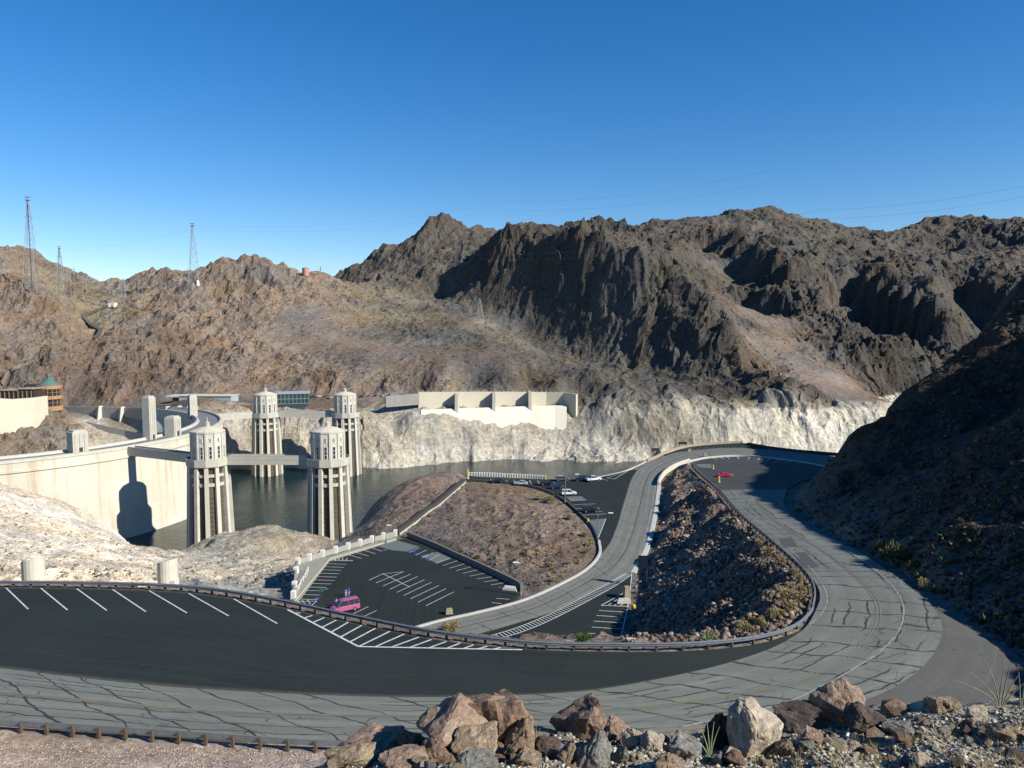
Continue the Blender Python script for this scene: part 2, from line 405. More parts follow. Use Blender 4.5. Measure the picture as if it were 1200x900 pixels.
# ================================================================ terrain: levelled points, interpolated, then weathered
WATER = -106.0
KEYS = {  # roughness, longest wavelength (m), base colour
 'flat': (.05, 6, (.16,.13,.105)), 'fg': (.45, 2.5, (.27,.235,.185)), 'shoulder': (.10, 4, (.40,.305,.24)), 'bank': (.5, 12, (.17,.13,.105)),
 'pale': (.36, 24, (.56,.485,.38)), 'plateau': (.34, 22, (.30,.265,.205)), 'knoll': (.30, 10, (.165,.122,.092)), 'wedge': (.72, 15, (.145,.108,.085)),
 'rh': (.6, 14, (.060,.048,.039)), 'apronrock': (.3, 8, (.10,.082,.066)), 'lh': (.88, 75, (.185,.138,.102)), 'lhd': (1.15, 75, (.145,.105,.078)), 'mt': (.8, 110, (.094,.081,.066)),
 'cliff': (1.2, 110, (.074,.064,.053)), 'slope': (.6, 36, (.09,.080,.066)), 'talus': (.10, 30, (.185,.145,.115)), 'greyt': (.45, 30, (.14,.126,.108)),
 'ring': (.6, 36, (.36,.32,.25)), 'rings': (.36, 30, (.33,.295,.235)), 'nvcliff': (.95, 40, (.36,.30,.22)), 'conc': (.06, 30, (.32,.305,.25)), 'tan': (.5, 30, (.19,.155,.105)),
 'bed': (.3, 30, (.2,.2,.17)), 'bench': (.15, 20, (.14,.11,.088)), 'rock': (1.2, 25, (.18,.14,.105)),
}
ctl = []
def W(key, pts): 
    for p in pts: ctl.append((*p, key))
def L(key, pts, back=None, dens=45):
    if key in ('knoll', 'wedge'): pts = [(a, b, lo(d)) if d < 0 else (a, b, d*.80) for a, b, d in pts]
    """levelled line: (bearing x, bearing y, ground distance or, if negative, level)"""
    out = []
    for i, p in enumerate(pts):
        out.append(p)
        if i+1 < len(pts) and dens:
            q = pts[i+1]; n = int(math.hypot(q[0]-p[0], q[1]-p[1])//dens)
            for k in range(1, n+1):
                t = k/(n+1); out.append(tuple(a+(b-a)*t for a, b in zip(p, q)))
    for a, b, d in out:
        x, y, z = U(a, b, D=d) if d > 0 else U(a, b, z=d)
        ctl.append((x, y, z, key))
        if back: ctl.append((x*back[0], y*back[0], z-back[1]*y, key))
# under the viewer and the berm with the boulders
W('fg', [(0,0.6,-1.7),(-1.5,1.5,-2.0),(1.5,1.5,-1.9),(0,4,-3.1),(4,3,-2.6),(-4,3,-3.6),(3,5,-3.6),(10,6,-3.8)])
L('fg', [(380,915,9.5),(520,905,9),(700,905,9),(900,905,9),(1050,905,9),(1200,905,9),(1500,900,9)])
L('fg', [(375,905,11.3),(420,886,12),(470,872,12.4),(540,866,12.6),(620,868,12.6),(700,866,12.6),(780,866,12.6),(860,862,12.6),(930,850,12.8),(1000,842,13),(1080,832,13.2),(1150,828,13.4),(1240,830,13.4),(1500,830,13)])
W('bank', [(-8,9,-7.4),(-4.5,9,-6.9),(-5,12.5,-9.4),(-12,12.5,-10),(-20,16,-13),(-8,22,-17),(-20,22,-17.5),(-2.5,16,-11.5)])
W('bank', [(0,17,-11.5),(4,17,-11.5),(8,17,-11),(12,18,-11.2),(0,25,-20),(8,25,-20),(16,26,-20),(25,25,-16),(22,14,-6)])
W('shoulder', [(-40,43.5,-26.0),(-30,43.5,-26.05),(-20,43.5,-26.1),(-12,43.5,-26.2),(-40,39,-25.2),(-25,38,-24.8),(-14,36,-24.4),(-60,43,-26),(0,40,-26.2),(10,41,-26.5),(20,43,-26.8),(30,47,-27)])
W('bank', [(-10,32,-23),(0,33,-24.5),(12,34,-25),(24,36,-25)])
# embankment behind the guard rail of the upper lot
for x in (380,450,520,590,660,730,800): L('bank', [(x, 700, 84)], dens=0); ctl[-1] = (*U(x, 790, D=84)[:2], -37.5, 'bank')
# knoll between the lots
L('knoll', [(412,626,240),(430,602,250),(470,581,258),(500,569,262),(530,561,262),(550,558,258)], back=(1.1,.2))
L('knoll', [(452,612,-60.3),(510,592,-55.6),(490,612,-58),(560,600,-53.6),(600,640,-54.4),(640,640,-53.2),(650,603,-51.4),(620,620,-52.4),(600,577,-51.1),(690,655,-52.4),(655,665,-53.6),(560,640,-56.4),(540,655,-58.4),(600,680,-56.6),(520,570,-54),(680,625,-51.6)], dens=0)
# plateau and pale slope under the dam
L('plateau', [(196,652,245),(230,641,255),(260,633,262),(300,626,268),(325,626,268),(350,631,262),(385,635,255),(408,634,250)], back=(1.13,.17))
L('plateau', [(336,700,-50),(300,645,-72.5),(250,665,-60),(200,682,-44),(225,697,-40),(300,690,-48),(322,695,-49),(330,712,-46.5),(345,668,-54),(365,655,-57),(400,646,-60),(408,641,-61),(320,660,-69)], dens=0)
L('pale', [(-250,540,250),(-100,560,262),(0,581,266),(60,593,270),(110,611,270),(140,631,266),(158,649,258)], back=(1.2,.2))
L('pale', [(-200,676,-34),(0,675,-34.5),(100,676,-35),(170,681,-37),(0,640,-47),(60,640,-51),(120,650,-55),(150,665,-57),(60,612,-60),(-100,640,-44)], dens=0)
L('ring', [(168,664,-79)], dens=0)
for x in (-100,0,50,100,150,200,250): ctl.append((*U(x, 700, D=87)[:2], -33.5, 'pale'))
# dark hill on the right
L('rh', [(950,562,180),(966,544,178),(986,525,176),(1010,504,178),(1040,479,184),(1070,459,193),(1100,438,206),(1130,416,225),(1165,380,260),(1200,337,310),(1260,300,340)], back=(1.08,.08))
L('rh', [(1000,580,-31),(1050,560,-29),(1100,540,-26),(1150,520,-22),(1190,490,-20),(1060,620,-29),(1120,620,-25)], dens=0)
L('apronrock', [(1078,690,-29.4),(1118,719,-28.7),(1172,750,-28.2),(1206,792,-27.6),(1262,850,-27),(1042,662,-30.3),(1008,640,-31.5),(968,618,-33),(944,606,-34),(932,590,-35.5),(937,573,-36.4)], dens=0)
# hillside running out of view, shaped to the sun's slope to shade itself
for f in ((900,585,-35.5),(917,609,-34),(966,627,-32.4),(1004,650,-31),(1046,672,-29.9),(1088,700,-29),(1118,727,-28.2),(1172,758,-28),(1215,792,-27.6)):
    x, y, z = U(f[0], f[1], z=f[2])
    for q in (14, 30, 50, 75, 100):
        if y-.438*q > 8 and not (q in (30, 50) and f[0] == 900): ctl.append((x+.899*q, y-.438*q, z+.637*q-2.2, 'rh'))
W('rh', [(134,108,23),(134,124,20),(134,137,12),(134,150,5),(134,158,2),(134,175,-3),(170,120,42),(170,142,33),(170,165,26),(170,195,18)])  # unseen ridge right of view, heights set to cast the hill's shade
# lake bed and far shore
for a in (215,260,320,380,440,520,600,680,760,860,960,1060):
    for d in ((330,420,500) if a < 520 else (310,420,520)):
        ctl.append((*U(a, 500, D=d)[:2], -124, 'bed'))
L('ring', [(255,553,-106),(330,549,-106),(420,547.5,-106),(450,550,-106),(500,545,-106),(545,540,-106),(600,537,-106),(650,538,-106),(700,541,-106),(760,539,-106),(850,540,-106),(960,540,-106),(1080,540,-106),(1250,540,-106)])
for a in (280,340,400,470,560,640,740,860,1000): ctl.append((*U(a, 560, z=-112)[:2], -116, 'bed'))
L('nvcliff', [(255,494,541),(300,492,556),(335,490,560),(380,490,562),(420,490,560),(445,500,566)], dens=0)
L('bench', [(180,476,600),(300,475,588),(360,480,588),(400,480,596),(425,478,605)], dens=0)
L('bench', [(200,469,625),(300,468,625),(360,466,630),(420,464.5,630),(480,463,632)], dens=0)
L('rings', [(440,480,600),(460,492,585),(455,470,604),(470,474,601),(485,479,597),(480,492,570),(492,496,568),(515,499,572),(530,501,576),(560,506,580),(600,512,585),(640,513,592),(662,503,603),(560,514,574),(620,520,579),(640,530,572),(690,495,604),(720,505,594),(700,520,586),(560,530,568),(500,526,560),(460,512,566)], dens=0)
L('slope', [(490,459,650),(560,457,655),(620,457,655),(680,461,645),(700,466,625)], dens=0)
L('ring', [(720,486,598),(760,484,592),(800,482,588),(860,482,588),(900,482,590),(960,480,595),(1000,477,598),(1030,474,602),(740,515,582),(800,520,574),(900,520,572),(1000,520,572)], dens=0)
# Nevada side hills
L('lh', [(-260,270,1000),(-120,283,1000),(0,292,1000),(25,291,1000),(45,298,1000),(60,311,1000),(90,326,1000),(128,338,1000)], back=(1.12,.05))
L('lh', [(-150,330,820),(0,326,830),(25,331,820),(52,347,800),(0,362,780),(40,380,760),(0,400,710),(60,402,720),(70,372,780),(90,392,760)], dens=0)
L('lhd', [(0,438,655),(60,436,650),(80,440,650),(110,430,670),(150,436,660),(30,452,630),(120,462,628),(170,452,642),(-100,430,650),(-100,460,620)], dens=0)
L('lh', [(133,339,1150),(141,339,1150),(150,337,1150)], back=(1.2,.05), dens=0)
L('tan', [(75,347,900),(110,349,895),(148,349,890),(120,362,850),(100,382,800)], dens=0)
L('lh', [(155,331,960),(166,322,950),(200,321,950),(216,320,930),(255,314,920),(285,304,900),(310,309,900),(345,319,900),(386,327,920)], back=(1.13,.05))
L('lh', [(180,347,850),(200,362,815),(190,400,725),(250,352,830),(250,400,725),(300,347,830),(300,392,740),(240,446,645),(330,438,665),(150,392,760),(370,345,860),(380,430,680),(390,452,640)], dens=0)
L('talus', [(342,372,785),(395,368,800),(418,402,722),(345,408,720),(375,390,750)], dens=0)
L('tan', [(393,331,1000),(430,352,920),(470,352,925),(440,375,830),(482,372,840)], dens=0)
L('slope', [(500,362,880),(480,392,775),(430,397,755),(455,362,880)], dens=0)
L('bench', [(395,413,705),(450,413,700),(500,415,690),(560,418,682),(620,424,672),(430,430,665),(520,430,662),(600,434,660)], dens=0)
L('lh', [(430,456,640),(480,448,645),(520,455,642)], dens=0)
L('slope', [(580,448,645),(650,447,645),(690,440,652)], dens=0)
# central peak, cliff ridge, back ridges
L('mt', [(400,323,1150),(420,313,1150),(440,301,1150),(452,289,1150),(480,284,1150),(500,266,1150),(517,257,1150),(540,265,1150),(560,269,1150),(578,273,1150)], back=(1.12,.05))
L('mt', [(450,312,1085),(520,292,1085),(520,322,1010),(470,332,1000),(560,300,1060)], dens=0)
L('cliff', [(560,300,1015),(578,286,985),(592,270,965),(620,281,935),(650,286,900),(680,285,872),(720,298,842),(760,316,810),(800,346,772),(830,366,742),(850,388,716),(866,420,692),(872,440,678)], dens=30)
L('slope', [(512,352,985),(540,342,980),(566,351,920),(600,373,880),(640,393,846),(690,409,796),(740,426,748),(790,441,706),(846,447,668)], dens=30)
L('slope', [(470,392,770),(520,375,830),(560,392,790),(600,410,745),(540,405,740),(660,425,705),(720,442,660),(640,418,715)], dens=0)
L('greyt', [(560,372,850),(600,395,800),(500,400,745)], dens=0)
L('mt', [(720,290,915),(770,302,905),(800,322,880),(850,352,835),(880,384,765),(690,282,930)], dens=0)
L('cliff', [(672,286,1050),(690,269,1050),(702,260,1050),(730,269,1050),(758,286,1010)], back=(1.06,.02))
L('mt', [(735,270,1600),(760,264,1600),(800,263,1600),(850,256,1600),(890,244,1600),(905,243,1600),(920,252,1600),(945,263,1600),(985,266,1600),(1005,277,1600),(1040,279,1600)], back=(1.15,.04))
L('mt', [(1047,278,1500),(1075,265,1500),(1100,259,1500),(1160,260,1500),(1200,265,1500),(1350,262,1500),(1600,255,1500)], back=(1.15,.04))
L('mt', [(850,282,1350),(900,286,1250),(950,290,1300),(1000,298,1250),(1060,302,1250),(1100,300,1200),(1170,300,1150),(1300,300,1150),(800,285,1150)], dens=0)
L('mt', [(885,300,1130),(905,288,1150),(940,300,1090),(990,320,1050),(1040,322,1010),(1100,325,960),(1140,312,1040),(1180,318,990),(1240,330,950),(960,345,950),(975,365,915)], dens=0)
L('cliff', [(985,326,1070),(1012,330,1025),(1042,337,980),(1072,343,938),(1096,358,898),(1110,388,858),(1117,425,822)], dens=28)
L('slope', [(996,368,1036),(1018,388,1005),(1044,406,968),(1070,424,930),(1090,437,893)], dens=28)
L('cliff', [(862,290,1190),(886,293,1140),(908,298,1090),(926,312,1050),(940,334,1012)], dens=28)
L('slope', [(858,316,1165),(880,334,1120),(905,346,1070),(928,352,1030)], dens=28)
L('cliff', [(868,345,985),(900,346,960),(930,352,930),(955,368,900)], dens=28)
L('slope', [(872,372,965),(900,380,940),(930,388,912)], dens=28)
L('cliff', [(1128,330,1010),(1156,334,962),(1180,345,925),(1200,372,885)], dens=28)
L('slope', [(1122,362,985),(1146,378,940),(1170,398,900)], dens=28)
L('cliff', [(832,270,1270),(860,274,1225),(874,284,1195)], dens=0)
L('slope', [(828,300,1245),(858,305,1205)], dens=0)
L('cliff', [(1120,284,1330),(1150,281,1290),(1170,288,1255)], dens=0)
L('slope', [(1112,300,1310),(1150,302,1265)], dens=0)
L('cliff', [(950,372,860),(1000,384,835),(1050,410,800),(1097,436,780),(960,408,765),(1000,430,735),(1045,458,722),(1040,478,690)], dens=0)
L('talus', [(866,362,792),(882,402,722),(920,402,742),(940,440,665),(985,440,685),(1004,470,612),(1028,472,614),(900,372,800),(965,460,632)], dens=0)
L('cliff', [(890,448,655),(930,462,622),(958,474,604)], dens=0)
L('slope', [(720,452,632),(800,456,626),(850,468,610),(700,472,612),(760,474,600),(870,470,606)], dens=0)
W('mt', [(-3000,4500,-50),(0,5000,-50),(3000,4500,-50),(-1800,2600,40),(0,2600,60),(1500,2600,60)])
# downstream side of the dam
L('rock', [(18,536,510),(45,500,555),(60,497,560),(80,490,585),(30,510,540),(60,532,515),(95,505,560),(90,530,520)], dens=0)
L('conc', [(108,499,590),(130,503,588),(150,514,566),(168,528,548),(190,534,532),(214,540,512),(115,524,550),(150,535,530),(190,545,510),(214,548,495)], dens=0)
L('bench', [(80,475,630),(110,474.5,624),(150,475.5,612),(180,475.5,590),(206,475,566),(232,474,548)], dens=0)
L('rock', [(0,545,480),(-80,560,450)], dens=0)
for a, d in ((20,420),(90,440),(150,470),(200,500),(-60,380),(-150,380)): ctl.append((*U(a, 500, D=d)[:2], -170, 'rock'))
# the paved edges are levelled points too
for nm in (upper_in, upper_out, lot_edge, low_L, low_R, red_A, red_B, car_A, car_B, jeep_A, jeep_B, side_A, side_B, north_A, north_B, apron_B):
    q = catmull(surv(nm), max(4, len(nm)))
    for p in q: ctl.append((p[0], p[1], p[2]-.2, 'flat' if nm not in (low_R, upper_in) else 'wedge'))

cx = np.array([c[0] for c in ctl]); cy = np.array([c[1] for c in ctl]); cz = np.array([c[2] for c in ctl])
cu, cv = cx/cy, np.log(cy)
# merge points that fall together
keep = []; seen = {}
for i in range(len(ctl)):
    k = (round(cu[i]/.006), round(cv[i]/.006))
    if k in seen: continue
    seen[k] = i; keep.append(i)
keep = np.array(keep); cu, cv, cz = cu[keep], cv[keep], cz[keep]
kk = [KEYS[ctl[i][3]] for i in keep]
rhs = np.array([[z, k[0], math.log(k[1]), *k[2]] for z, k in zip(cz, kk)])
n = len(keep)
A = np.zeros((n+3, n+3))
A[:n, :n] = np.sqrt((cu[:, None]-cu)**2+(cv[:, None]-cv)**2)
A[:n, n] = 1; A[:n, n+1] = cu; A[:n, n+2] = cv; A[n:, :n] = A[:n, n:].T
B = np.zeros((n+3, 6)); B[:n] = rhs
wt = np.linalg.solve(A, B)

def perlin(x, y, seed):
    rng = np.random.RandomState(seed); p = rng.permutation(512); p = np.concatenate([p, p]).astype(np.int32)
    ang = rng.rand(512)*2*np.pi; gx, gy = np.cos(ang).astype(np.float32), np.sin(ang).astype(np.float32)
    xi = np.floor(x); yi = np.floor(y); xf = (x-xi).astype(np.float32); yf = (y-yi).astype(np.float32)
    xi = xi.astype(np.int32) & 511; yi = yi.astype(np.int32) & 511
    u = xf*xf*xf*(xf*(xf*6-15)+10); v = yf*yf*yf*(yf*(yf*6-15)+10)
    def g(ix, iy, fx, fy):
        h = p[p[ix & 511]+(iy & 511)] & 511
        return gx[h]*fx+gy[h]*fy
    a = g(xi, yi, xf, yf); b = g(xi+1, yi, xf-1, yf); c = g(xi, yi+1, xf, yf-1); d = g(xi+1, yi+1, xf-1, yf-1)
    return 1.5*((a+(b-a)*u)+((c+(d-c)*u)-(a+(b-a)*u))*v)

def axis(segs):
    out = []
    for a, b, m in segs: out.append(np.linspace(a, b, m, endpoint=False))
    return np.concatenate(out+[[segs[-1][1]]])
UA = axis([(-1.15, -.74, 110), (-.74, .74, 1130), (.74, 1.9, 170)])
VA = axis([(math.log(a), math.log(b), m) for a, b, m in ((1.0,7,30),(7,15,210),(15,44,60),(44,62,70),(62,130,190),(130,280,430),(280,500,70),(500,720,430),(720,1250,470),(1250,1800,130),(1800,7000,40))])
NU, NV = len(UA), len(VA)
ST = 4
ua = UA[np.minimum(np.arange(0, NU+ST-1, ST), NU-1)]; va = VA[np.minimum(np.arange(0, NV+ST-1, ST), NV-1)]
coarse = np.zeros((len(va), len(ua), 6))
for j, v in enumerate(va):
    K = np.sqrt((ua[:, None]-cu)**2+(v-cv)**2)
    coarse[j] = K @ wt[:n] + wt[n]+ua[:, None]*wt[n+1]+v*wt[n+2]
fi = np.arange(NU)/ST; fj = np.arange(NV)/ST
i0 = np.minimum(fi.astype(int), len(ua)-2); tj0 = np.minimum(fj.astype(int), len(va)-2)
ti = np.clip((UA-ua[i0])/np.maximum(ua[i0+1]-ua[i0], 1e-9), 0, 1)[None, :, None]
tj = np.clip((VA-va[tj0])/np.maximum(va[tj0+1]-va[tj0], 1e-9), 0, 1)[:, None, None]
c00 = coarse[tj0][:, i0]; c01 = coarse[tj0][:, i0+1]; c10 = coarse[tj0+1][:, i0]; c11 = coarse[tj0+1][:, i0+1]
fld = (c00*(1-ti)+c01*ti)*(1-tj)+(c10*(1-ti)+c11*ti)*tj
del c00, c01, c10, c11
Y = np.repeat(np.exp(VA)[:, None], NU, 1); X = Y*UA[None, :]
Z = fld[..., 0].copy(); rgh = np.clip(fld[..., 1], 0, 2); lmx = np.exp(np.clip(fld[..., 2], .5, 4.7)); RGB = np.clip(fld[..., 3:], .02, .8)
# weathering: octaves of ridged and plain noise, each only where its wavelength is allowed and resolved
wx = X+6*perlin(X/45, Y/45, 91)+1.5*perlin(X/9, Y/9, 92); wy = Y+6*perlin(X/45, Y/45, 93)+1.5*perlin(X/9, Y/9, 94)
lam = 96.0; s = 1; N = np.zeros_like(Z); prev = np.ones_like(Z)
cavity = np.zeros_like(Z)
while lam > .12:
    on = np.clip((lmx*1.3-lam)/(lmx*.6), 0, 1)*np.clip(lam/(Y*.0030)-.35, 0, 1)*(rgh > .01)
    rows = np.where(on.max(1) > 0)[0]
    if len(rows):
        r0, r1 = rows[0], rows[-1]+1
        x, y = wx[r0:r1]/lam, wy[r0:r1]/lam
        p = perlin(x, y, 10+s); q = perlin(x*1.07+31, y*1.07-17, 50+s)
        rid = (1-2.2*np.abs(p))                        # ridged
        amp = (.115 if lam > 40 else .19 if lam > 14 else .235 if lam > 2 else .12)*lam*on[r0:r1]*rgh[r0:r1]
        N[r0:r1] += amp*(rid*.62*np.clip(prev[r0:r1], .35, 1.3)+q*.75)
        prev[r0:r1] = .5*prev[r0:r1]+.5*np.clip(rid+.3, 0, 1.4)
        if lam < 40: cavity[r0:r1] += on[r0:r1]*(rid*.5+q*.5)
    lam /= 1.9; s += 1
Z += N
def cells(x, y, seed):
    """value of the nearest jittered cell: jointed blocks of rock"""
    rng = np.random.RandomState(seed); p = rng.permutation(512).astype(np.int32); p = np.concatenate([p, p])
    jx, jy, val = [rng.rand(512).astype(np.float32) for _ in range(3)]
    xi = np.floor(x).astype(np.int32); yi = np.floor(y).astype(np.int32)
    best = np.full(x.shape, 9., np.float32); out = np.zeros(x.shape, np.float32)
    for dx in (-1, 0, 1):
        for dy in (-1, 0, 1):
            h = p[p[(xi+dx) & 511]+((yi+dy) & 511)]
            d = (xi+dx+jx[h]-x)**2+(yi+dy+jy[h]-y)**2
            u = d < best; best = np.where(u, d, best); out = np.where(u, val[h], out)
    return out, np.sqrt(best)
for lam, amp, lo_, hi_ in ((14., .15, 480, 1500), (5.2, .21, 330, 1100), (1.7, .20, 70, 420), (.75, .22, 5, 260)):
    rows = np.where((np.exp(VA) > lo_) & (np.exp(VA) < hi_))[0]; r0, r1 = rows[0], rows[-1]+1
    cvv, cd = cells(wx[r0:r1]/lam, wy[r0:r1]/lam*.8, int(lam*10))
    wgt = np.clip((rgh[r0:r1]-.22)/.6, 0, 1.3)
    N[r0:r1] += wgt*amp*lam*(cvv-.5-.5*cd)
    if lam < 2: cavity[r0:r1] += wgt*(cvv-.5)
Z = fld[..., 0]+N
# beds: harder layers stand out as ledges on the cliffs
lay = 7.0; zz = Z+1.5*perlin(X/60, Y/60, 77)
Z += np.clip((rgh-.8)*1.1, 0, .75)*np.clip((Y-450)/100, 0, 1)*(lay*(np.floor(zz/lay)+np.clip((zz/lay-np.floor(zz/lay))*1.9-.45, 0, 1))-zz)*.75
pd, pzr = pave(X, Y)
near = pd < 30
wdt = 3.0
t = np.clip((pd-1.3)/wdt, 0, 1); t = t*t*(3-2*t)
base = np.where(near, pzr, 0)-.20-.02*np.clip(pd, 0, 3)
Z = np.where(near, base*(1-t)+Z*t, Z)
Z = np.where(near & (pd < .75), np.minimum(Z, pzr-.28), Z)
# high-water mark: mineral crust below the old lake level
lake = np.clip((Y-480)/40, 0, 1)*np.clip((UA[None, :]+.41)/.02, 0, 1)
rl = -68.5+1.2*perlin(X/25, Y/25, 201)+.8*perlin(X/7, Y/7, 202)
inring = lake*np.clip((rl-Z)/1.2, 0, 1)*np.clip(.86+.55*perlin(X/26, Y/26, 221)+.4*perlin(X/8, Y/8, 222), .35, 1.1)
tone = .5+.5*perlin(X/55, Y/55, 203)+.35*perlin(X/13, Y/13, 204)
right = np.clip((UA[None, :]-.24)/.10, 0, 1)
strat = .5+.5*perlin(Z/1.6+.3*perlin(X/30, Y/30, 211), X/90, 212)
ringc = np.stack([.22+.13*tone+.05*strat+.22*right, .195+.12*tone+.05*strat+.215*right, .15+.10*tone+.045*strat+.19*right], -1)
RGB = RGB*(1-(inring*.86)[..., None])+ringc*(inring*.86)[..., None]
low = lake*np.clip((-93-Z+3*perlin(X/15, Y/15, 207))/4, 0, 1)*np.clip(.6+.9*perlin(X/40, Y/40, 208), 0, 1)
RGB = RGB*(1-(low*.6)[..., None])+np.array([.47, .44, .37])*(low*.6)[..., None]
# outcrops: redder, paler and darker rock in patches
v1 = perlin(X/70, Y/70, 301); v2 = perlin(X/22, Y/22, 302); v3 = perlin(X/6, Y/6, 303)
g = 1+.22*v1+.20*v2+.14*v3
RGB = RGB*np.clip(g, .5, 1.6)[..., None]
red = np.clip(perlin(X/50+9, Y/50, 304)*1.4, -1, 1)*np.clip(1-inring, 0, 1)
RGB = RGB*np.stack([1+.09*red, 1-.0*red, 1-.12*red], -1)
def ground_field():
    return Z
def gz(x, y):
    """terrain level at x, y"""
    u, v = x/y, math.log(y)
    i = int(np.clip(np.searchsorted(UA, u)-1, 0, NU-2)); j = int(np.clip(np.searchsorted(VA, v)-1, 0, NV-2))
    a = (u-UA[i])/(UA[i+1]-UA[i]); b = (v-VA[j])/(VA[j+1]-VA[j])
    return float((Z[j, i]*(1-a)+Z[j, i+1]*a)*(1-b)+(Z[j+1, i]*(1-a)+Z[j+1, i+1]*a)*b)
def GP(px, py, dmin=2.0, dmax=6000):
    """the point of the terrain met along a bearing"""
    r = ray(px, py); u = r[0]/r[1]; k = r[2]/r[1]
    i = int(np.clip(np.searchsorted(UA, u)-1, 0, NU-2)); a = (u-UA[i])/(UA[i+1]-UA[i])
    col = Z[:, i]*(1-a)+Z[:, i+1]*a; D = np.exp(VA)
    hit = np.where((col >= k*D) & (D > dmin) & (D < dmax))[0]
    if len(hit) == 0: return None
    h = hit[0]; d = D[h]
    if h > 0:
        f0, f1 = col[h-1]-k*D[h-1], col[h]-k*D[h]
        if f0 < 0 <= f1: d = D[h-1]+(D[h]-D[h-1])*(-f0/(f1-f0))
    return Vector((u*d, d, gz(u*d, d)))
me = bpy.data.meshes.new('terrain')
me.vertices.add(NU*NV)
me.vertices.foreach_set('co', np.stack([X, Y, Z], -1).astype(np.float32).ravel())
idx = (np.arange(NV-1)[:, None]*NU+np.arange(NU-1)[None, :]).ravel()
quads = np.stack([idx, idx+1, idx+NU+1, idx+NU], -1).astype(np.int32)
me.loops.add(len(quads)*4); me.polygons.add(len(quads))
me.loops.foreach_set('vertex_index', quads.ravel())
me.polygons.foreach_set('loop_start', np.arange(0, len(quads)*4, 4, dtype=np.int32))
me.polygons.foreach_set('use_smooth', np.repeat((np.exp(VA[:-1]) < 60), NU-1))
me.update()
ca = me.attributes.new('rock', 'FLOAT_COLOR', 'POINT')
ca.data.foreach_set('color', np.concatenate([RGB, np.clip(rgh, 0, 1)[..., None]], -1).astype(np.float32).ravel())
terrain = bpy.data.objects.new('terrain', me); C.objects.link(terrain); struct(terrain)
m, nt, b = new_mat('terrain'); M['terrain'] = m
at = nt.nodes.new('ShaderNodeAttribute'); at.attribute_name = 'rock'
P = pos(nt)
n1 = noise(nt, .35, P, 6, .65); n2 = noise(nt, 2.6, P, 4, .65); n0 = noise(nt, .045, P, 4, .6)
f = math_n(nt, 'ADD', math_n(nt, 'MULTIPLY', n1, .55), math_n(nt, 'MULTIPLY', n2, .45))
k = ramp(nt, f, [(.28, .36), (.44, .80), (.54, 1.1), (.70, 1.75)])
col = mixc(nt, 1.0, at.outputs['Color'], k, 'MULTIPLY')
vo = nt.nodes.new('ShaderNodeTexVoronoi'); vo.inputs['Scale'].default_value = 3.4; nt.links.new(P, vo.inputs['Vector'])
vs = nt.nodes.new('ShaderNodeSeparateColor'); nt.links.new(vo.outputs['Color'], vs.inputs[0])
col = mixc(nt, 1.0, col, ramp(nt, vs.outputs[0], [(0, .62), (.5, 1.0), (.93, 1.1), (1, 1.75)]), 'MULTIPLY')
hue = nt.nodes.new('ShaderNodeHueSaturation'); nt.links.new(col, hue.inputs['Color'])
nt.links.new(ramp(nt, n0, [(.35, .72), (.65, 1.15)]), hue.inputs['Saturation'])
nt.links.new(hue.outputs[0], b.inputs['Base Color'])
b.inputs['Roughness'].default_value = .95; b.inputs['Specular IOR Level'].default_value = .12
h = math_n(nt, 'ADD', math_n(nt, 'MULTIPLY', n1, 1.0), math_n(nt, 'MULTIPLY', n2, .35))
h = math_n(nt, 'ADD', h, math_n(nt, 'MULTIPLY', vo.outputs['Distance'], -.25))
bp = nt.nodes.new('ShaderNodeBump'); bp.inputs['Distance'].default_value = 1.0
nt.links.new(math_n(nt, 'MULTIPLY', at.outputs['Alpha'], .8), bp.inputs['Strength'])
nt.links.new(h, bp.inputs['Height']); nt.links.new(bp.outputs[0], b.inputs['Normal'])
me.materials.append(m)

# lake
m, nt, b = new_mat('lake_water'); M['water'] = m
P = pos(nt)
b.inputs['Base Color'].default_value = (.006, .022, .023, 1); b.inputs['Roughness'].default_value = .10
b.inputs['IOR'].default_value = 1.33
n1 = noise(nt, .5, mapping(nt, P, (1, .6, 1)), 4, .6); n2 = noise(nt, .06, P, 3)
bump(nt, b, math_n(nt, 'MULTIPLY', n1, n2), 1.0, .4)
wv = [(-420, 250, WATER), (700, 250, WATER), (900, 700, WATER), (-250, 700, WATER)]
struct(mesh_obj('lake_water', wv, [(0, 1, 2, 3)], m))
# ================================================================ the dam and its works
plain('concrete', (.40,.385,.33), .85, scale=.25, var=.16)
plain('pale_concrete', (.46,.445,.38), .85, scale=.3, var=.14)
plain('grey_concrete', (.27,.265,.24), .88, scale=.3, var=.2)
plain('white_paint', (.62,.62,.58), .6, scale=1, var=.12)
plain('cream', (.50,.46,.36), .85, scale=.12, var=.08)
plain('brown_stone', (.17,.12,.09), .9, scale=.4, var=.3)
plain('orange_stone', (.33,.185,.095), .8, scale=.4, var=.15)
plain('dark_bronze', (.045,.034,.026), .5, scale=.5, var=.3)
plain('glass', (.02,.03,.034), .08, scale=.8, var=.3, spec=.7)
plain('copper_green', (.075,.145,.13), .6, scale=.8, var=.2)
plain('rack', (.078,.064,.046), .8, scale=.3, var=.25)
plain('galvanised', (.20,.225,.25), .42, metal=.45, scale=2, var=.2)
plain('timber', (.085,.06,.042), .9, scale=3, var=.35)
plain('steel', (.25,.265,.28), .5, metal=.5, scale=1, var=.2)
plain('dark_steel', (.06,.065,.07), .5, metal=.3, scale=1, var=.2)
plain('rubber', (.012,.012,.013), .8)
plain('yellow_paint', (.50,.35,.05), .55, scale=3, var=.15)
plain('sandstone', (.30,.255,.18), .9, scale=1.2, var=.3)

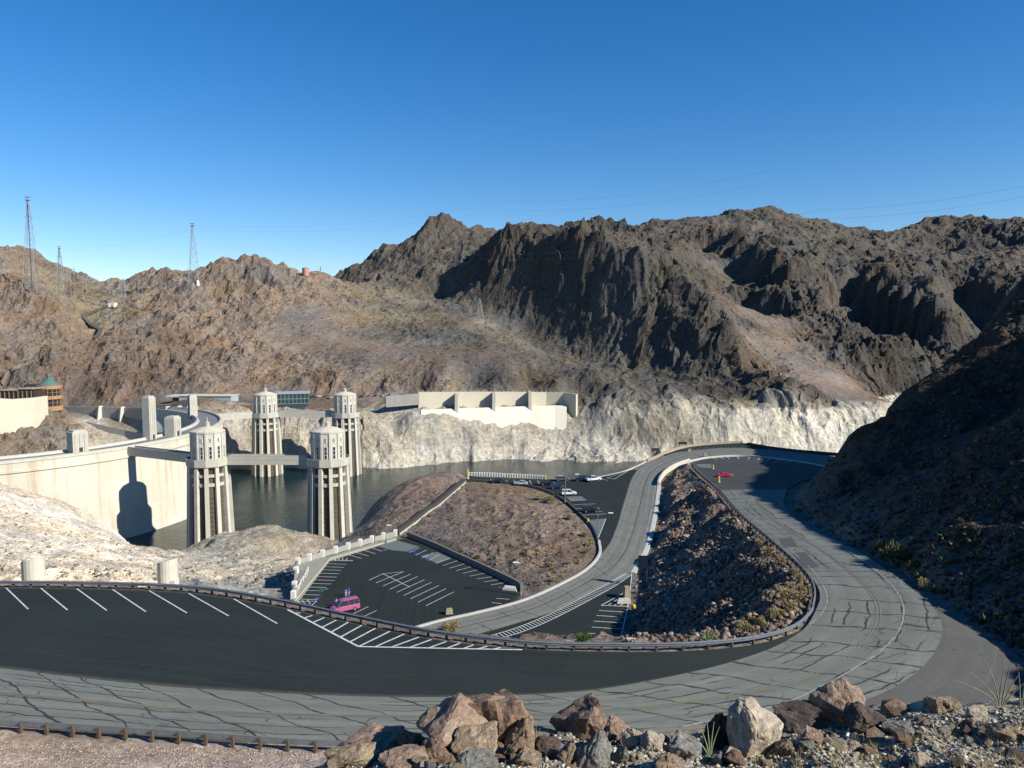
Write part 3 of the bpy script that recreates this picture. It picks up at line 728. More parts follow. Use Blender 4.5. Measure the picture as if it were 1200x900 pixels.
DC = Vector((-301, 422)); DR = 125.0; DECK = -62.0
def dpt(r, phi, z): return (DC.x+r*math.cos(phi), DC.y+r*math.sin(phi), z)
def dam_sweep(name, prof, mat, parent, p0=-1.45, p1=1.12, n=140):
    V = []; Fs = []; k = len(prof)
    for i in range(n+1):
        a = p0+(p1-p0)*i/n
        V += [dpt(DR+r, a, DECK+z) for r, z in prof]
    for i in range(n):
        for j in range(k): Fs.append((i*k+j, i*k+(j+1)%k, (i+1)*k+(j+1)%k, (i+1)*k+j))
    Fs += [tuple(range(k)), tuple(n*k+j for j in reversed(range(k)))]
    o = mesh_obj(name, V, Fs, mat, parent)
    bm = bmesh.new(); bm.from_mesh(o.data); bmesh.ops.recalc_face_normals(bm, faces=bm.faces); bm.to_mesh(o.data); bm.free()
    return o
# weathered face: pale cream concrete with pour joints and rusty runs
m, nt, b = new_mat('dam_face'); M['dam_face'] = m
P = pos(nt); sp = nt.nodes.new('ShaderNodeSeparateXYZ'); nt.links.new(P, sp.inputs[0])
n1 = noise(nt, .06, P, 5, .6); n2 = noise(nt, .8, P, 4)
str_ = noise(nt, 1.0, mapping(nt, P, (.35, .35, .012)), 4, .6)
col = ramp(nt, math_n(nt, 'ADD', math_n(nt, 'MULTIPLY', n1, .7), math_n(nt, 'MULTIPLY', n2, .3)), [(.3, (.43,.40,.32)), (.5, (.49,.465,.385)), (.7, (.535,.515,.44))])
col = mixc(nt, math_n(nt, 'MULTIPLY', ramp(nt, str_, [(.52, 0), (.70, 1)]), .55), col, (.36,.25,.14))
lift = math_n(nt, 'PINGPONG', sp.outputs[2], 1.9); jl = math_n(nt, 'LESS_THAN', lift, .09)
col = mixc(nt, math_n(nt, 'MULTIPLY', jl, .22), col, (.3,.27,.2))
nt.links.new(col, b.inputs['Base Color']); b.inputs['Roughness'].default_value = .85; b.inputs['Specular IOR Level'].default_value = .2
dam = thing('arch_dam', 'huge cream concrete dam wall curving across the canyon behind the ribbed towers', 'dam', dpt(DR, -.5, -125))
_o = dam.location.copy(); 
def at_dam(o): o.matrix_parent_inverse = Matrix.Translation(-_o); return o
at_dam(dam_sweep('dam_wall', [(-14.0,-.2),(-14.0,-5),(-60,-66),(6,-66),(2.2,-40),(.2,-5.0),(.9,-4.6),(.9,-3.6),(0,-3.2),(0,-.2)], M['dam_face'], dam))
at_dam(dam_sweep('roadway', [(-12.6,-.18),(-1.4,-.18),(-1.4,.02),(-12.6,.02)], M['mid_asphalt'] if False else plain('bridge_deck', (.16,.165,.165), .8), dam))
at_dam(dam_sweep('sidewalk', [(-1.4,-.15),(-.5,-.15),(-.5,.2),(-1.4,.2)], M['pale_concrete'], dam))
at_dam(dam_sweep('sidewalk', [(-13.5,-.15),(-12.6,-.15),(-12.6,.2),(-13.5,.2)], M['pale_concrete'], dam))
at_dam(dam_sweep('parapet', [(-.5,-.19),(.35,-.19),(.35,1.05),(.45,1.05),(.45,1.3),(-.6,1.3),(-.6,1.05),(-.5,1.05)], M['pale_concrete'], dam))
at_dam(dam_sweep('parapet', [(-14.3,-.19),(-13.5,-.19),(-13.5,1.05),(-13.4,1.05),(-13.4,1.3),(-14.4,1.3),(-14.4,1.05),(-14.3,1.05)], M['pale_concrete'], dam))
def dam_phi(px, r, lo_=-1.45, hi_=.35):
    best = None
    for i in range(400):
        a = lo_+(hi_-lo_)*i/399; q = dpt(DR+r, a, DECK); f = q[1]*CP-DECK*SP
        e = abs(600+F*q[0]/f-px)
        if best is None or e < best[0]: best = (e, a)
    return best[1]
for px, wpx, hpx, r, rng, lab in ((92,19,25,-9,(-1.2,0), 'low square white concrete tower on the dam crest beside the rock outcrop'),
        (176,12,50,-13,(-.6,.4), 'tallest slim white concrete tower standing on the dam crest'),
        (203,15,22,-9,(-.4,.4), 'squat white concrete tower on the crest right of the tallest slim one'),
        (226,10,24,-13,(0,.7), 'narrow white concrete tower near the far curl of the dam crest')):
    a = dam_phi(px, r, *rng); q = dpt(DR+r, a, DECK); s = q[1]/F
    t = thing('crest_tower', lab, 'tower', (q[0], q[1], DECK-2), a, 'small towers along the dam crest')
    w_, h_ = wpx*s*.92, hpx*s+2
    mb = MB(); mb.box((0,0,h_/2), (w_*.9, w_, h_), bev=.25)
    for k in (-.3, 0, .3):
        for sx in (-1, 1): mb.box((sx*w_*.45, k*w_, h_*.48), (.5, w_*.14, h_*.86))
    mb.build('tower_shaft', M['concrete'], t)
    mb = MB(); mb.box((0,0,h_+.3), (w_*.72, w_*.8, .9), bev=.15); mb.build('cap', M['concrete'], t)
    mb = MB(); mb.box((w_*.46+.28,0,3.4), (.14, w_*.2, 2.6)); mb.build('door', M['dark_bronze'], t)

# ---- intake towers
TW = {}
def make_tower():
    t = thing('intake_tower', '', 'tower', (0,0,0))
    zb, zt = -126.0, -66.0
    N12 = 12; a0 = math.radians(15)
    mb = MB(); mb.lathe([(9.6,zb),(7.6,zt+.1)], 24); mb.build('shaft', M['rack'], t)
    # trash racks: shallow horizontal ribs round the shaft
    mb = MB()
    z = zb+2
    while z < zt-13:
        f = (z-zb)/(zt-zb); r = 9.6-2.0*f
        mb.lathe([(r+.02,z),(r+.32,z+.05),(r+.32,z+.30),(r+.02,z+.38)], 24); z += 2.2
    mb.build('trash_rack', M['rack'], t)
    mb = MB(); mb.lathe([(7.75,zt-8.4),(7.75,zt)], 24); mb.build('openings_shade', M['dark_bronze'], t)  # solid dark drum stands for the shade inside the openings
    mb = MB()
    for z, h in ((zt-4.4,1.3),(zt-8.7,1.5)): mb.lathe([(7.7,z),(8.7,z),(8.7,z+h),(7.7,z+h)], 24)
    mb.build('ring_beam', M['concrete'], t)
    for i in range(N12):
        a = a0+2*math.pi*i/N12; c, s = math.cos(a), math.sin(a); mb = MB()
        w0, w1 = .95, .8; ri0, ro0, ri1, ro1 = 8.9, 11.4, 7.2, 9.3
        vs = []
        for z, ri, ro, w_ in ((zb,ri0,ro0,w0),(zt,ri1,ro1,w1)):
            for r, k in ((ri,-1),(ro,-1),(ro,1),(ri,1)): vs.append((r*c-k*w_*s, r*s+k*w_*c, z))
        mb.add(vs, [(3,2,1,0),(4,5,6,7),(0,1,5,4),(1,2,6,5),(2,3,7,6),(3,0,4,7)])
        mb.build('buttress', M['pale_concrete'], t)
    mb = MB(); mb.lathe([(9.4,zt+.02),(9.9,zt+.5),(9.9,zt+3.9),(9.6,zt+3.9),(9.6,zt+2.9),(7.0,zt+2.9)], N12, a0=a0); mb.build('gallery', M['concrete'], t)
    mb = MB(); hz = zt+2.95; mb.lathe([(7.5,hz),(7.5,hz+12.6),(7.8,hz+12.7),(7.8,hz+13.3),(7.3,hz+13.35)], N12, a0=a0)
    for i in range(N12):
        a = a0+2*math.pi*i/N12; mb.box((7.42*math.cos(a),7.42*math.sin(a),hz+6.2), (.75,.75,12.4), rz=a)
    mb.build('gatehouse', M['pale_concrete'], t)
    mb = MB(); mb.lathe([(7.6,hz+13.36),(4,hz+14.6),(1.3,hz+15.2)], N12, a0=a0); mb.build('roof', M['cream'], t)
    mb = MB(); mb.lathe([(1.1,hz+15.1),(1.1,hz+16.6),(1.35,hz+16.7),(.25,hz+17.5),(.12,hz+19.6)], 10); mb.build('lantern', M['concrete'], t)
    rf = 7.5*math.cos(math.pi/N12)
    for i in range(N12):
        a = a0+2*math.pi*(i+.5)/N12
        for z0, h, w_ in ((hz+1.0,5.6,1.25),(hz+8.6,1.9,.8)):
            mb = MB(); mb.box((rf*math.cos(a)*1.005, rf*math.sin(a)*1.005, z0+h/2), (.14, w_, h), rz=a)
            wd = mb.build('window', M['glass'], t)
            mb = MB()
            for k in (-1,1): mb.box(((rf+.1)*math.cos(a)-k*(w_/2)*math.sin(a), (rf+.1)*math.sin(a)+k*(w_/2)*math.cos(a), z0+h/2), (.2,.14,h+.3), rz=a)
            for q in (0,.33,.67,1): mb.box(((rf+.1)*math.cos(a), (rf+.1)*math.sin(a), z0+h*q), (.2,w_,.14), rz=a)
            mb.build('frame', M['white_paint'], wd)
    return t
t0 = make_tower()
for i, (px, D, lab) in enumerate(((243,341,'ribbed concrete water tower nearest the dam face, in front of the curled crest'),
        (384,341,'ribbed concrete water tower in front right, rising beside the brown knoll'),
        (312,515,'ribbed concrete water tower behind, left of the dark glass building'),
        (405,515,'ribbed concrete water tower behind, furthest from the dam and against the pale cliff'))):
    t = t0 if i == 0 else copy_tree(t0)
    p = U(px, 500, D=D); t.location = (p[0], p[1], 0); t.rotation_euler.z = math.radians(5*i)
    t['label'] = lab; t['group'] = 'ribbed water towers in the lake'; TW[i] = Vector((p[0], p[1], 0))
def bridge(p, q, lab, w_=4.2, h_=3.6):
    p, q = Vector(p), Vector(q); d = q-p; L_ = d.length; a = math.atan2(d.y, d.x); c = (p+q)/2
    t = thing('footbridge', lab, 'bridge', (c.x, c.y, DECK-h_), a, 'footbridges between dam and towers')
    mb = MB(); mb.box((0,0,h_*.32), (L_, w_*.96, h_*.64)); mb.box((0,0,h_*.72), (L_, w_, .5)); mb.build('girder', M['concrete'], t)
    for s in (-1,1):
        mb = MB(); mb.box((0,s*(w_/2-.2),h_*.72+.95), (L_,.36,1.4)); mb.box((0,s*(w_/2-.2),h_*.72+1.72), (L_,.5,.16)); mb.build('parapet', M['concrete'], t)
    return t
def edge(a, b, r):
    d = (b-a).normalized(); return a+d*r
def foot(T, r=.3):
    d = (Vector((T.x, T.y))-DC); d.normalize(); return Vector((DC.x+d.x*(DR+r), DC.y+d.y*(DR+r), 0))
bridge(foot(TW[0]), edge(TW[0], foot(TW[0]), 9.7), 'short concrete bridge from the dam crest to the nearest tower')
bridge(edge(TW[0], TW[1], 9.7), edge(TW[1], TW[0], 9.7), 'long concrete bridge joining the two front towers')
bridge(foot(TW[2]), edge(TW[2], foot(TW[2]), 9.7), 'pale bridge from the far end of the dam to the left rear tower')
bridge(edge(TW[2], TW[3], 9.7), edge(TW[3], TW[2], 9.7), 'pale bridge joining the two rear towers')

# ---- walls and buildings on the far abutment
def wall_run(name, pts, h, th, mat, lab, cat='wall', cap=None, parent=None, down=0.0):
    """a wall along points (x, y, z of its top)"""
    mb = MB(); P_ = [Vector(p) for p in pts]; n = len(P_); off = []
    for i in range(n):
        d = (P_[min(i+1,n-1)]-P_[max(i-1,0)]); d.z = 0; d.normalize(); off.append(Vector((-d.y, d.x, 0))*th/2)
    vs = []
    for p, o in zip(P_, off): vs += [p-o-Vector((0,0,h)), p+o-Vector((0,0,h)), p+o, p-o]
    fs = []
    for i in range(n-1):
        a = 4*i; b_ = a+4
        for k in range(4): fs.append((a+k, a+(k+1)%4, b_+(k+1)%4, b_+k))
    fs += [(0,1,2,3), (4*n-1,4*n-2,4*n-3,4*n-4)]
    c = P_[n//2]; base = Vector((c.x, c.y, c.z-h))
    vs = [v-base for v in vs]; mb.add(vs, fs)
    if lab is None:
        o = mb.build(name, mat, parent); o.location = base-(parent.location if parent else Vector()); return o
    if cap is None:
        o = mb.build(name, mat); o.location = base; return tag(o, lab, cat)
    t = thing(name, lab, cat, base); mb.build('wall', mat, t)
    mb = MB(); 
    for i in range(n-1):
        q, r = P_[i]-base, P_[i+1]-base; d = r-q
        mb.box((q+r)/2+Vector((0,0,.12)), (d.length+.1, th+.3, .22), rz=math.atan2(d.y, d.x))
    mb.build('coping', cap, t); return t
def upt(px, y, D): return Vector(U(px, y, D=D))
# parking structure and visitor building
p = upt(-25, 464, 560); q = upt(39, 466, 556)
cw = wall_run('parking_structure', [upt(-140,460,430), upt(-60,462,500), q+Vector((-9,-11,0)), q, q+Vector((1,14,0))], 62, 2.0, M['cream'], 'blank cream concrete wall of a parking structure at the left edge', 'building')
t = thing('terrace_building', 'dark brown slatted terrace on top of the blank cream wall', 'building', upt(24, 466, 574))
w_ = 31; mb = MB(); mb.box((0,0,3), (w_,14,6), bev=.2); mb.build('wall', M['dark_bronze'], t)
mb = MB(); mb.box((-5,0,6.3), (w_*.5,16,.6)); mb.box((8,0,7.4), (13,15,.6)); mb.build('roof', M['sandstone'], t)
for k in range(9):
    mb = MB(); mb.box((-14+k*3.4,-7.4,3), (.5,.8,6)); mb.build('column', M['brown_stone'], t)
vc = upt(60, 499, 592); R_ = 8.8
t = thing('visitor_rotunda', 'round brown and tan rotunda with dark window bands and a green pointed roof', 'building', vc)
H_ = (499-451)*592/F; mb = MB(); mb.lathe([(R_*.8,-6),(R_*.8,3)], 16); mb.lathe([(R_*.9,3),(R_*.9,H_)], 16)
mb.build('wall', M['dark_bronze'], t)
for z0, z1 in ((3,7.4),(12.6,16.4),(21.8,24.6),(30,H_+.2)):
    mb = MB(); mb.lathe([(R_*.88,z0),(R_+.25,z0+.1),(R_+.25,z1-.1),(R_*.88,z1)], 16); mb.build('floor_band', M['orange_stone'], t)
for z0, z1 in ((7.4,12.6),(16.4,21.8),(24.6,30)):
    mb = MB(); mb.lathe([(R_*.91,z0+.02),(R_*.93,z0+.1),(R_*.93,z1-.1),(R_*.91,z1-.02)], 16); wnd = mb.build('window_band', M['glass'], t)
    mb = MB()
    for k in range(16):
        a = 2*math.pi*k/16; mb.box((R_*.94*math.cos(a),R_*.94*math.sin(a),(z0+z1)/2), (.4,.35,z1-z0), rz=a)
    mb.lathe([(R_*.93,(z0+z1)/2-.1),(R_*.96,(z0+z1)/2-.1),(R_*.96,(z0+z1)/2+.1),(R_*.93,(z0+z1)/2+.1)], 16)
    mb.build('mullions', M['orange_stone'], wnd)
mb = MB(); mb.lathe([(R_*.86,H_+.3),(R_*.8,H_+1),(2.0,H_+5),(1.2,H_+5.2)], 16); rf = mb.build('roof', M['copper_green'], t)
mb = MB(); mb.lathe([(1.2,H_+5),(1.2,H_+7.4),(1.6,H_+7.6),(.2,H_+9.6),(.08,H_+12.5)], 8); mb.build('lantern', M['copper_green'], rf)
mb = MB(); mb.box((-12,-1,H_*.52), (9,10,H_*1.02), bev=.2); mb.build('stair_tower', M['dark_bronze'], t)
mb = MB(); mb.box((-7.6,-7.6,H_*.45), (1.8,2.4,H_*.95)); mb.build('pilaster', M['orange_stone'], t)
# road wall with fins along the downstream canyon
rw = [upt(74,476.5,615), upt(110,476.5,606), upt(150,478,596), upt(178,478,570), upt(205,477,548), upt(232,476,532)]
t = thing('retaining_wall', 'grey concrete road wall with projecting fins above the downstream canyon', 'wall', rw[2]-Vector((0,0,26)))
wo = wall_run('wall', rw, 26, 1.6, M['grey_concrete'], None, parent=t); 
for px in (114,140,193,207,218):
    # fin on the wall line at that bearing
    for a, b_ in zip(rw[:-1], rw[1:]):
        xa, xb = 600+F*a.x/a.y, 600+F*b_.x/b_.y
        if xa-.1 <= px <= xb+.1:
            k = (px-xa)/(xb-xa); c = a.lerp(b_, k)
    mb = MB(); mb.prism([(-3.2,-15),(2.2,-15),(2.2,1),(-1.0,1)], -.9, .9)
    o = mb.build('fin', M['pale_concrete'], t); o.location = c-t.location+Vector((1.0,-2.2,0)); o.rotation_euler.z = math.radians(60)
cap = MB()
# concrete apron below it
ap = [upt(104,495,596), upt(150,505,574), upt(185,512,548), upt(216,516,526)]; ap2 = [upt(112,545,560), upt(150,548,545), upt(185,550,525), upt(214,552,508)]
o = mesh_obj('canyon_apron', ap+[v+Vector((0,0,-30)) for v in ap2], [(i, i+1, i+5, i+4) for i in range(3)], M['grey_concrete'])
so_ = o.modifiers.new('t', 'SOLIDIFY'); so_.thickness = 3; tag(o, 'smooth grey concrete slope below the finned road wall', 'slope paving')
# brown terrace, flat building, glass building
wall_run('terrace_wall', [upt(182,474.5,582), upt(230,474.5,576), upt(262,475.5,573), upt(300,474.5,572)], 12, 1.2, M['brown_stone'], 'long reddish brown terrace wall below the flat pale building', cap=M['sandstone'])
wall_run('terrace_wall', [upt(322,478,576), upt(360,470,590), upt(400,471,592)], 12, 1.2, M['brown_stone'], 'brown stone terrace wall under the dark glass building')
b0, b1 = upt(210,474,586), upt(271,474,584)
d = b1-b0; t = thing('flat_roofed_building', 'long low pale blue grey building with flat roof on the far terrace', 'building', (b0+b1)/2-Vector((0,0,3)), math.atan2(d.y,d.x))
L_ = d.length; mb = MB(); mb.box((0,7,4.8), (L_,14,9.6), bev=.15); mb.build('wall', plain('blue_grey', (.30,.345,.36), .7, var=.1), t)
mb = MB(); mb.box((0,7,9.8), (L_+1.2,15.4,.5)); mb.box((-L_/2-5,7,9.2), (11,15,1.0)); mb.build('roof', M['cream'], t)
for c, w_ in ((-3,10),(12,3),(-14,3)):
    mb = MB(); mb.box((c,-.02,4.2), (w_,.2,3.6)); mb.build('opening_shade', M['dark_bronze'], t)  # dark panel stands for shade inside an opening; the wall is solid
mb = MB(); mb.box((-L_/2-3,6,4.3), (6,9,8.6)); mb.build('overhang_shade', M['dark_bronze'], t)  # dark box stands for the shade under the roof overhang
g0 = upt(344, 478, 588)
t = thing('glass_building', 'dark teal glass box building with sloping underside between the rear towers', 'building', g0, math.radians(14))
mb = MB(); mb.prism([(-9,-2),(7,-2),(12.5,4),(12.5,12),(-12.5,12),(-12.5,3)], -8, 9); mb.build('body', plain('teal_glass', (.035,.062,.068), .12, var=.35, scale=.3, spec=.7), t)
mb = MB(); mb.box((0,.5,12.25), (26,18.6,.6)); mb.build('roof', M['blue_grey'], t)
mb = MB()
for k in range(9): mb.box((-12+k*3,-8.1,8), (.22,.25,8))
for z in (4.2,8,11.8): mb.box((0,-8.1,z), (25,.25,.25))
mb.build('mullions', M['blue_grey'], t)
# ---- spillway across the lake
D0 = 602.0
def sp(px, y, D): return upt(px, y, D+6+(px-585)*.2)
s0 = sp(575, 505, D0)
t = thing('spillway', 'long pale concrete spillway with three dark piers across the lake', 'spillway', s0)
wt = [sp(490,459.5,D0+6), sp(535,459,D0+6), sp(600,459,D0+6), sp(640,459.5,D0+5), sp(662,460,D0-2), sp(676,462,D0-14)]
wall_run('wall', wt, 22, 2.2, M['cream'], None, parent=t)
wall_run('wall', [sp(452,464,D0+4), sp(491,461,D0+5)], 9, 2.2, M['grey_concrete'], None, parent=t)
V = []; cols = [(493,0),(535,0),(580,0),(620,0),(650,-1),(664,-4)]
prof = [(3.5,-73),(0,-71.4),(-2.5,-71),(-5,-72.4),(-10,-79),(-15,-86),(-20,-92),(-22,-101)]
for px, dd in cols:
    q = sp(px, 480, D0+dd)
    for dy, z in prof: V.append((q.x*(1+dy/D0), q.y+dy, z))
k = len(prof); Fs = [(i*k+j, (i+1)*k+j, (i+1)*k+j+1, i*k+j+1) for i in range(len(cols)-1) for j in range(k-1)]
o = mesh_obj('weir', [Vector(v)-s0 for v in V], Fs, plain('weir_concrete', (.56,.53,.44), .8, var=.08, scale=.1), t)
so_ = o.modifiers.new('t', 'SOLIDIFY'); so_.thickness = 2; so_.offset = -1
for px in (535.5, 579, 621):
    q = sp(px, 480, D0); mb = MB(); mb.prism([(-8,-75),(4.5,-75),(4.5,-57.2),(-3.5,-57.6),(-5.5,-66)], -1.3, 1.3, X=Matrix.Rotation(math.radians(90),4,'Z'))
    o = mb.build('pier', M['concrete'], t); o.location = Vector((q.x, q.y, 0))-s0
    mb = MB(); mb.box((0,-7.6,-75.2), (2.4,2.2,2.4)); o2 = mb.build('hole_shade', M['dark_bronze'], t); o2.location = Vector((q.x, q.y, 0))-s0  # second box: solid dark block stands for the shade in the hole
for a, b_ in zip(wt[:-1], wt[1:]):
    d = b_-a; n_ = int(d.length/3.6)
    for i in range(n_):
        c = a+d*(i/n_)-s0; mb = MB(); mb.box((0,0,.6), (.8,.8,1.6), bev=.1); o = mb.build('baluster', M['sandstone'], t); o.location = c+Vector((0,-.4,0))
# ---- pale vent cylinders below the near lot
for px, yt, wpx, D, lab in ((38.5,655,25,86,'leaning pale concrete cylinder behind the guardrail, the left one'),(196,657,23,90,'leaning pale concrete cylinder behind the guardrail, right of the other one')):
    p = upt(px, yt, D); r = wpx*D/F/2
    t = thing('vent_cylinder', lab, 'concrete vent', (p.x, p.y, p.z-9), 0, 'concrete vents below the lot')
    mb = MB(); n = 20; vs = []
    for z in (0, 9):
        for i in range(n):
            a = 2*math.pi*i/n; vs.append((r*math.cos(a), r*math.sin(a), z+(.32*math.cos(a+.6)*r if z else 0)))
    mb.add(vs, [(i,(i+1)%n,n+(i+1)%n,n+i) for i in range(n)]+[tuple(range(n-1,-1,-1)), tuple(range(n,2*n))])
    mb.build('drum', M['pale_concrete'], t)
    mb = MB(); mb.lathe([(r+.06,3.2),(r+.12,3.3),(r+.12,3.5),(r+.06,3.6)], 20); mb.build('band', M['concrete'], t)
    mb = MB(); mb.box((r*.8,-r*.3,3.4), (r*.5,r*1.1,6.8), bev=.05); mb.build('side_block', M['pale_concrete'], t)

# ---- transmission towers, lines, tank, huts
def lattice(px, yt, yb, wpx, D, lab, arms=0, core=False):
    p = upt(px, yb, D); p.z = min(p.z, gz(p.x, p.y)); top = upt(px, yt, D).z; h = top-p.z; w0 = wpx*D/F/2; w1 = w0*.13
    t = thing('transmission_tower', lab, 'pylon', p, math.radians(12), 'lattice pylons on the hills')
    def corner(k, f): 
        w_ = w0+(w1-w0)*min(1, f*1.03); return Vector(((-1,1,1,-1)[k]*w_, (-1,-1,1,1)[k]*w_, f*h))
    rl = max(.10, D*.00017)
    for k in range(4):
        mb = MB(); mb.tube(corner(k,0), corner(k,.97), rl*1.35, 5); mb.build('leg', M['steel'], t)
    mb = MB(); n = 8; fs = [1-(1-i/n)**1.25 for i in range(n+1)]
    for i in range(n):
        for k in range(4):
            a, b_ = fs[i]*.97, fs[i+1]*.97
            mb.tube(corner(k,b_), corner((k+1)%4,b_), rl*.8, 4, cap=False)
            mb.tube(corner(k,a), corner((k+1)%4,b_), rl*.7, 4, cap=False); mb.tube(corner((k+1)%4,a), corner(k,b_), rl*.7, 4, cap=False)
    mb.build('bracing', M['steel'], t)
    mb = MB()
    for f in (.97, 1.0): mb.box((0,0,f*h), (w1*5,w1*5,.35))
    for i in range(arms): mb.box((0,0,h*(.80+.06*i)), (w0*1.5,rl*2,rl*2))
    mb.tube((0,0,h*.78), (0,0,h*1.03), rl, 5); mb.build('head_frame', M['steel'], t)
    if core:
        mb = MB(); mb.tube((0,0,h*.05), (0,0,h*.93), rl*3.4, 6); mb.build('cable_mast', M['dark_steel'], t)
    return t
lattice(37, 231, 326, 15, 800, 'tallest lattice pylon with a dark central mast on the left hill', 1, True)
lattice(72, 289, 346, 9, 880, 'slim lattice pylon right of the tallest one', 1)
lattice(228, 262, 340, 13, 850, 'lattice pylon standing alone on the rounded hill above the rear towers', 0)
lattice(258, 362, 394, 9, 770, 'small lattice pylon low on the brown hillside', 1)
lattice(332, 315, 333, 6, 900, 'tiny lattice pylon on the ridge left of the pink tank', 1)
lattice(376, 313, 327, 5, 930, 'tiny lattice pylon on the ridge right of the pink tank', 1)
lattice(562, 350, 374, 8, 850, 'lattice pylon on the grey scree below the shaded cliff', 1)
lattice(146, 327, 366, 8, 860, 'lattice pylon beside the switchyard hut', 2)
for i, (px, yt, yb, D, lab) in enumerate(((86,312,352,880,'thin twin pole line support left of the switchyard gap'),(100,318,352,890,'twin pole line support in front of the left hill slope'),(131,328,356,900,'twin pole line support in the gap between hills'),(165,331,352,880,'twin pole line support right of the hill gap'),(193,329,362,850,'twin pole line support on the slope left of the lone pylon'),(129,362,392,790,'twin pole line support beside the winding dark road'),(4,304,330,830,'twin pole line support at the left edge of the hills'))):
    p = upt(px, yb, D); p.z = min(p.z, gz(p.x, p.y)-.3); h = upt(px, yt, D).z-p.z
    t = thing('line_support', lab, 'power pole', p, 0, 'twin pole supports in the switchyard')
    for s in (-1,1):
        mb = MB(); mb.tube((s*2.2,0,0), (s*2.2,0,h), .26, 6, .2); mb.build('pole', M['steel'], t)
    mb = MB(); mb.box((0,0,h*.9), (9,.3,.4)); mb.build('crossarm', M['steel'], t)
    mb = MB(); mb.box((0,0,h*.6), (4.4,.2,.2)); mb.build('brace', M['steel'], t)
# switchyard gantries
for i in range(7):
    px = 78+i*13; p = upt(px, 351+(i%2)*2, 870-i*3); p.z = gz(p.x, p.y)-.5
    t = thing('switchyard_gantry', 'low steel portal in the row of the hilltop switchyard', 'gantry', p, 0, 'switchyard gantries on the hill')
    for s in (-1,1):
        mb = MB(); mb.tube((s*4.4,0,0), (s*4.4,0,8), .3, 5); mb.build('post', M['steel'], t)
    mb = MB(); mb.box((0,0,8), (9.6,.5,.5)); mb.box((0,0,6.4), (9.6,.2,.2)); mb.build('beam', M['steel'], t)
p = upt(132, 358, 850); p.z = gz(p.x, p.y)-.4
t = thing('switchyard_hut', 'small white hut beside the winding hill road', 'hut', p); mb = MB(); mb.box((0,0,2.6), (7.6,6,5.2)); mb.build('wall', M['white_paint'], t)
mb = MB(); mb.prism([(-4.3,5.2),(4.3,5.2),(0,6.6)], -3.4, 3.4); mb.build('roof', M['concrete'], t); mb = MB(); mb.box((1,-3.05,1.5), (1.4,.12,2.8)); mb.build('door', M['dark_bronze'], t)
for px, yb, wpx, hpx, D, mat, lab in ((358.5,331,8,9,900,plain('pink_tank', (.42,.20,.15), .7, var=.12),'round pinkish water tank on the ridge'),(232,340,4,6,845,M['white_paint'],'small white tank at the foot of the lone pylon')):
    p = upt(px, yb, D); p.z = gz(p.x, p.y)-.4; r = wpx*D/F/2; h = hpx*D/F
    t = thing('water_tank', lab, 'tank', p); mb = MB(); mb.lathe([(r,0),(r,h)], 20); mb.build('drum', mat, t)
    mb = MB(); mb.lathe([(r*1.04,h),(r*.3,h+.8),(.05,h+.9)], 20); mb.build('roof', mat, t)
    mb = MB(); mb.tube((r*1.03,-.5,0),(r*1.03,-.5,h),.12,5); mb.build('ladder', M['steel'], t)
def cable(pts, lab, r=.1):
    mb = MB(); P_ = [upt(*p) for p in pts]
    for a, b_ in zip(P_[:-1], P_[1:]):
        L_ = (b_-a).length; n = 14; pr = a
        for i in range(1, n+1):
            f = i/n; q = a.lerp(b_, f); q.z -= L_*.03*4*f*(1-f); mb.tube(pr, q, r, 4, cap=False); pr = q
    o = mb.build('power_line', M['steel']); tag(o, lab, 'cable', 'power lines across the sky')
cable([(37,233,800),(228,264,850),(590,236,760),(900,200,640)], 'thin power line from the tallest pylon across the sky, the upper one', .05)
cable([(72,291,880),(228,268,850),(590,246,760),(900,214,640)], 'thin power line over the hills just below the upper one', .05)
cable([(376,315,930),(562,298,700),(960,246,520),(1260,205,430)], 'bright power line in front of the shaded cliff, the upper one', .05)
cable([(376,317,930),(562,304,700),(960,256,520),(1260,218,430)], 'bright power line in front of the shaded cliff, the lower one', .05)
def drape(name, path, w_, mat, lift, n=60):
    pts = []
    for (x0,y0),(x1,y1) in zip(path[:-1], path[1:]):
        for i in range(8):
            f = i/8; g_ = GP(x0+(x1-x0)*f, y0+(y1-y0)*f, 60)
            if g_: pts.append(g_)
    P_ = np.array(pts)
    for _ in range(4): P_[1:-1] = (P_[:-2]+P_[1:-1]*2+P_[2:])/4
    V = []
    for i in range(len(P_)):
        d = P_[min(i+1,len(P_)-1)]-P_[max(i-1,0)]; l = math.hypot(d[0], d[1]) or 1; nx_, ny_ = -d[1]/l, d[0]/l
        for s in (-1,1): 
            x, y = P_[i][0]+nx_*s*w_/2, P_[i][1]+ny_*s*w_/2; V.append((x, y, max(gz(x,y), P_[i][2])+lift))
    o = mesh_obj(name, V, [(2*i,2*i+1,2*i+3,2*i+2) for i in range(len(P_)-1)], mat); md = o.modifiers.new('t','SOLIDIFY'); md.thickness = 1.2; md.offset = -1
    return struct(o)
drape('hill_road', [(135,357),(112,365),(97,372),(107,382),(119,388),(112,398)], 4, plain('hill_asphalt', (.08,.075,.068), .9), .3)
plain('track_dust', (.20,.165,.125), .95)
drape('hill_track', [(385,468),(410,456),(432,443),(447,432)], 3, M['track_dust'], .2)
drape('hill_track', [(3,452),(10,440),(22,432),(34,426)], 2.5, M['track_dust'], .2)
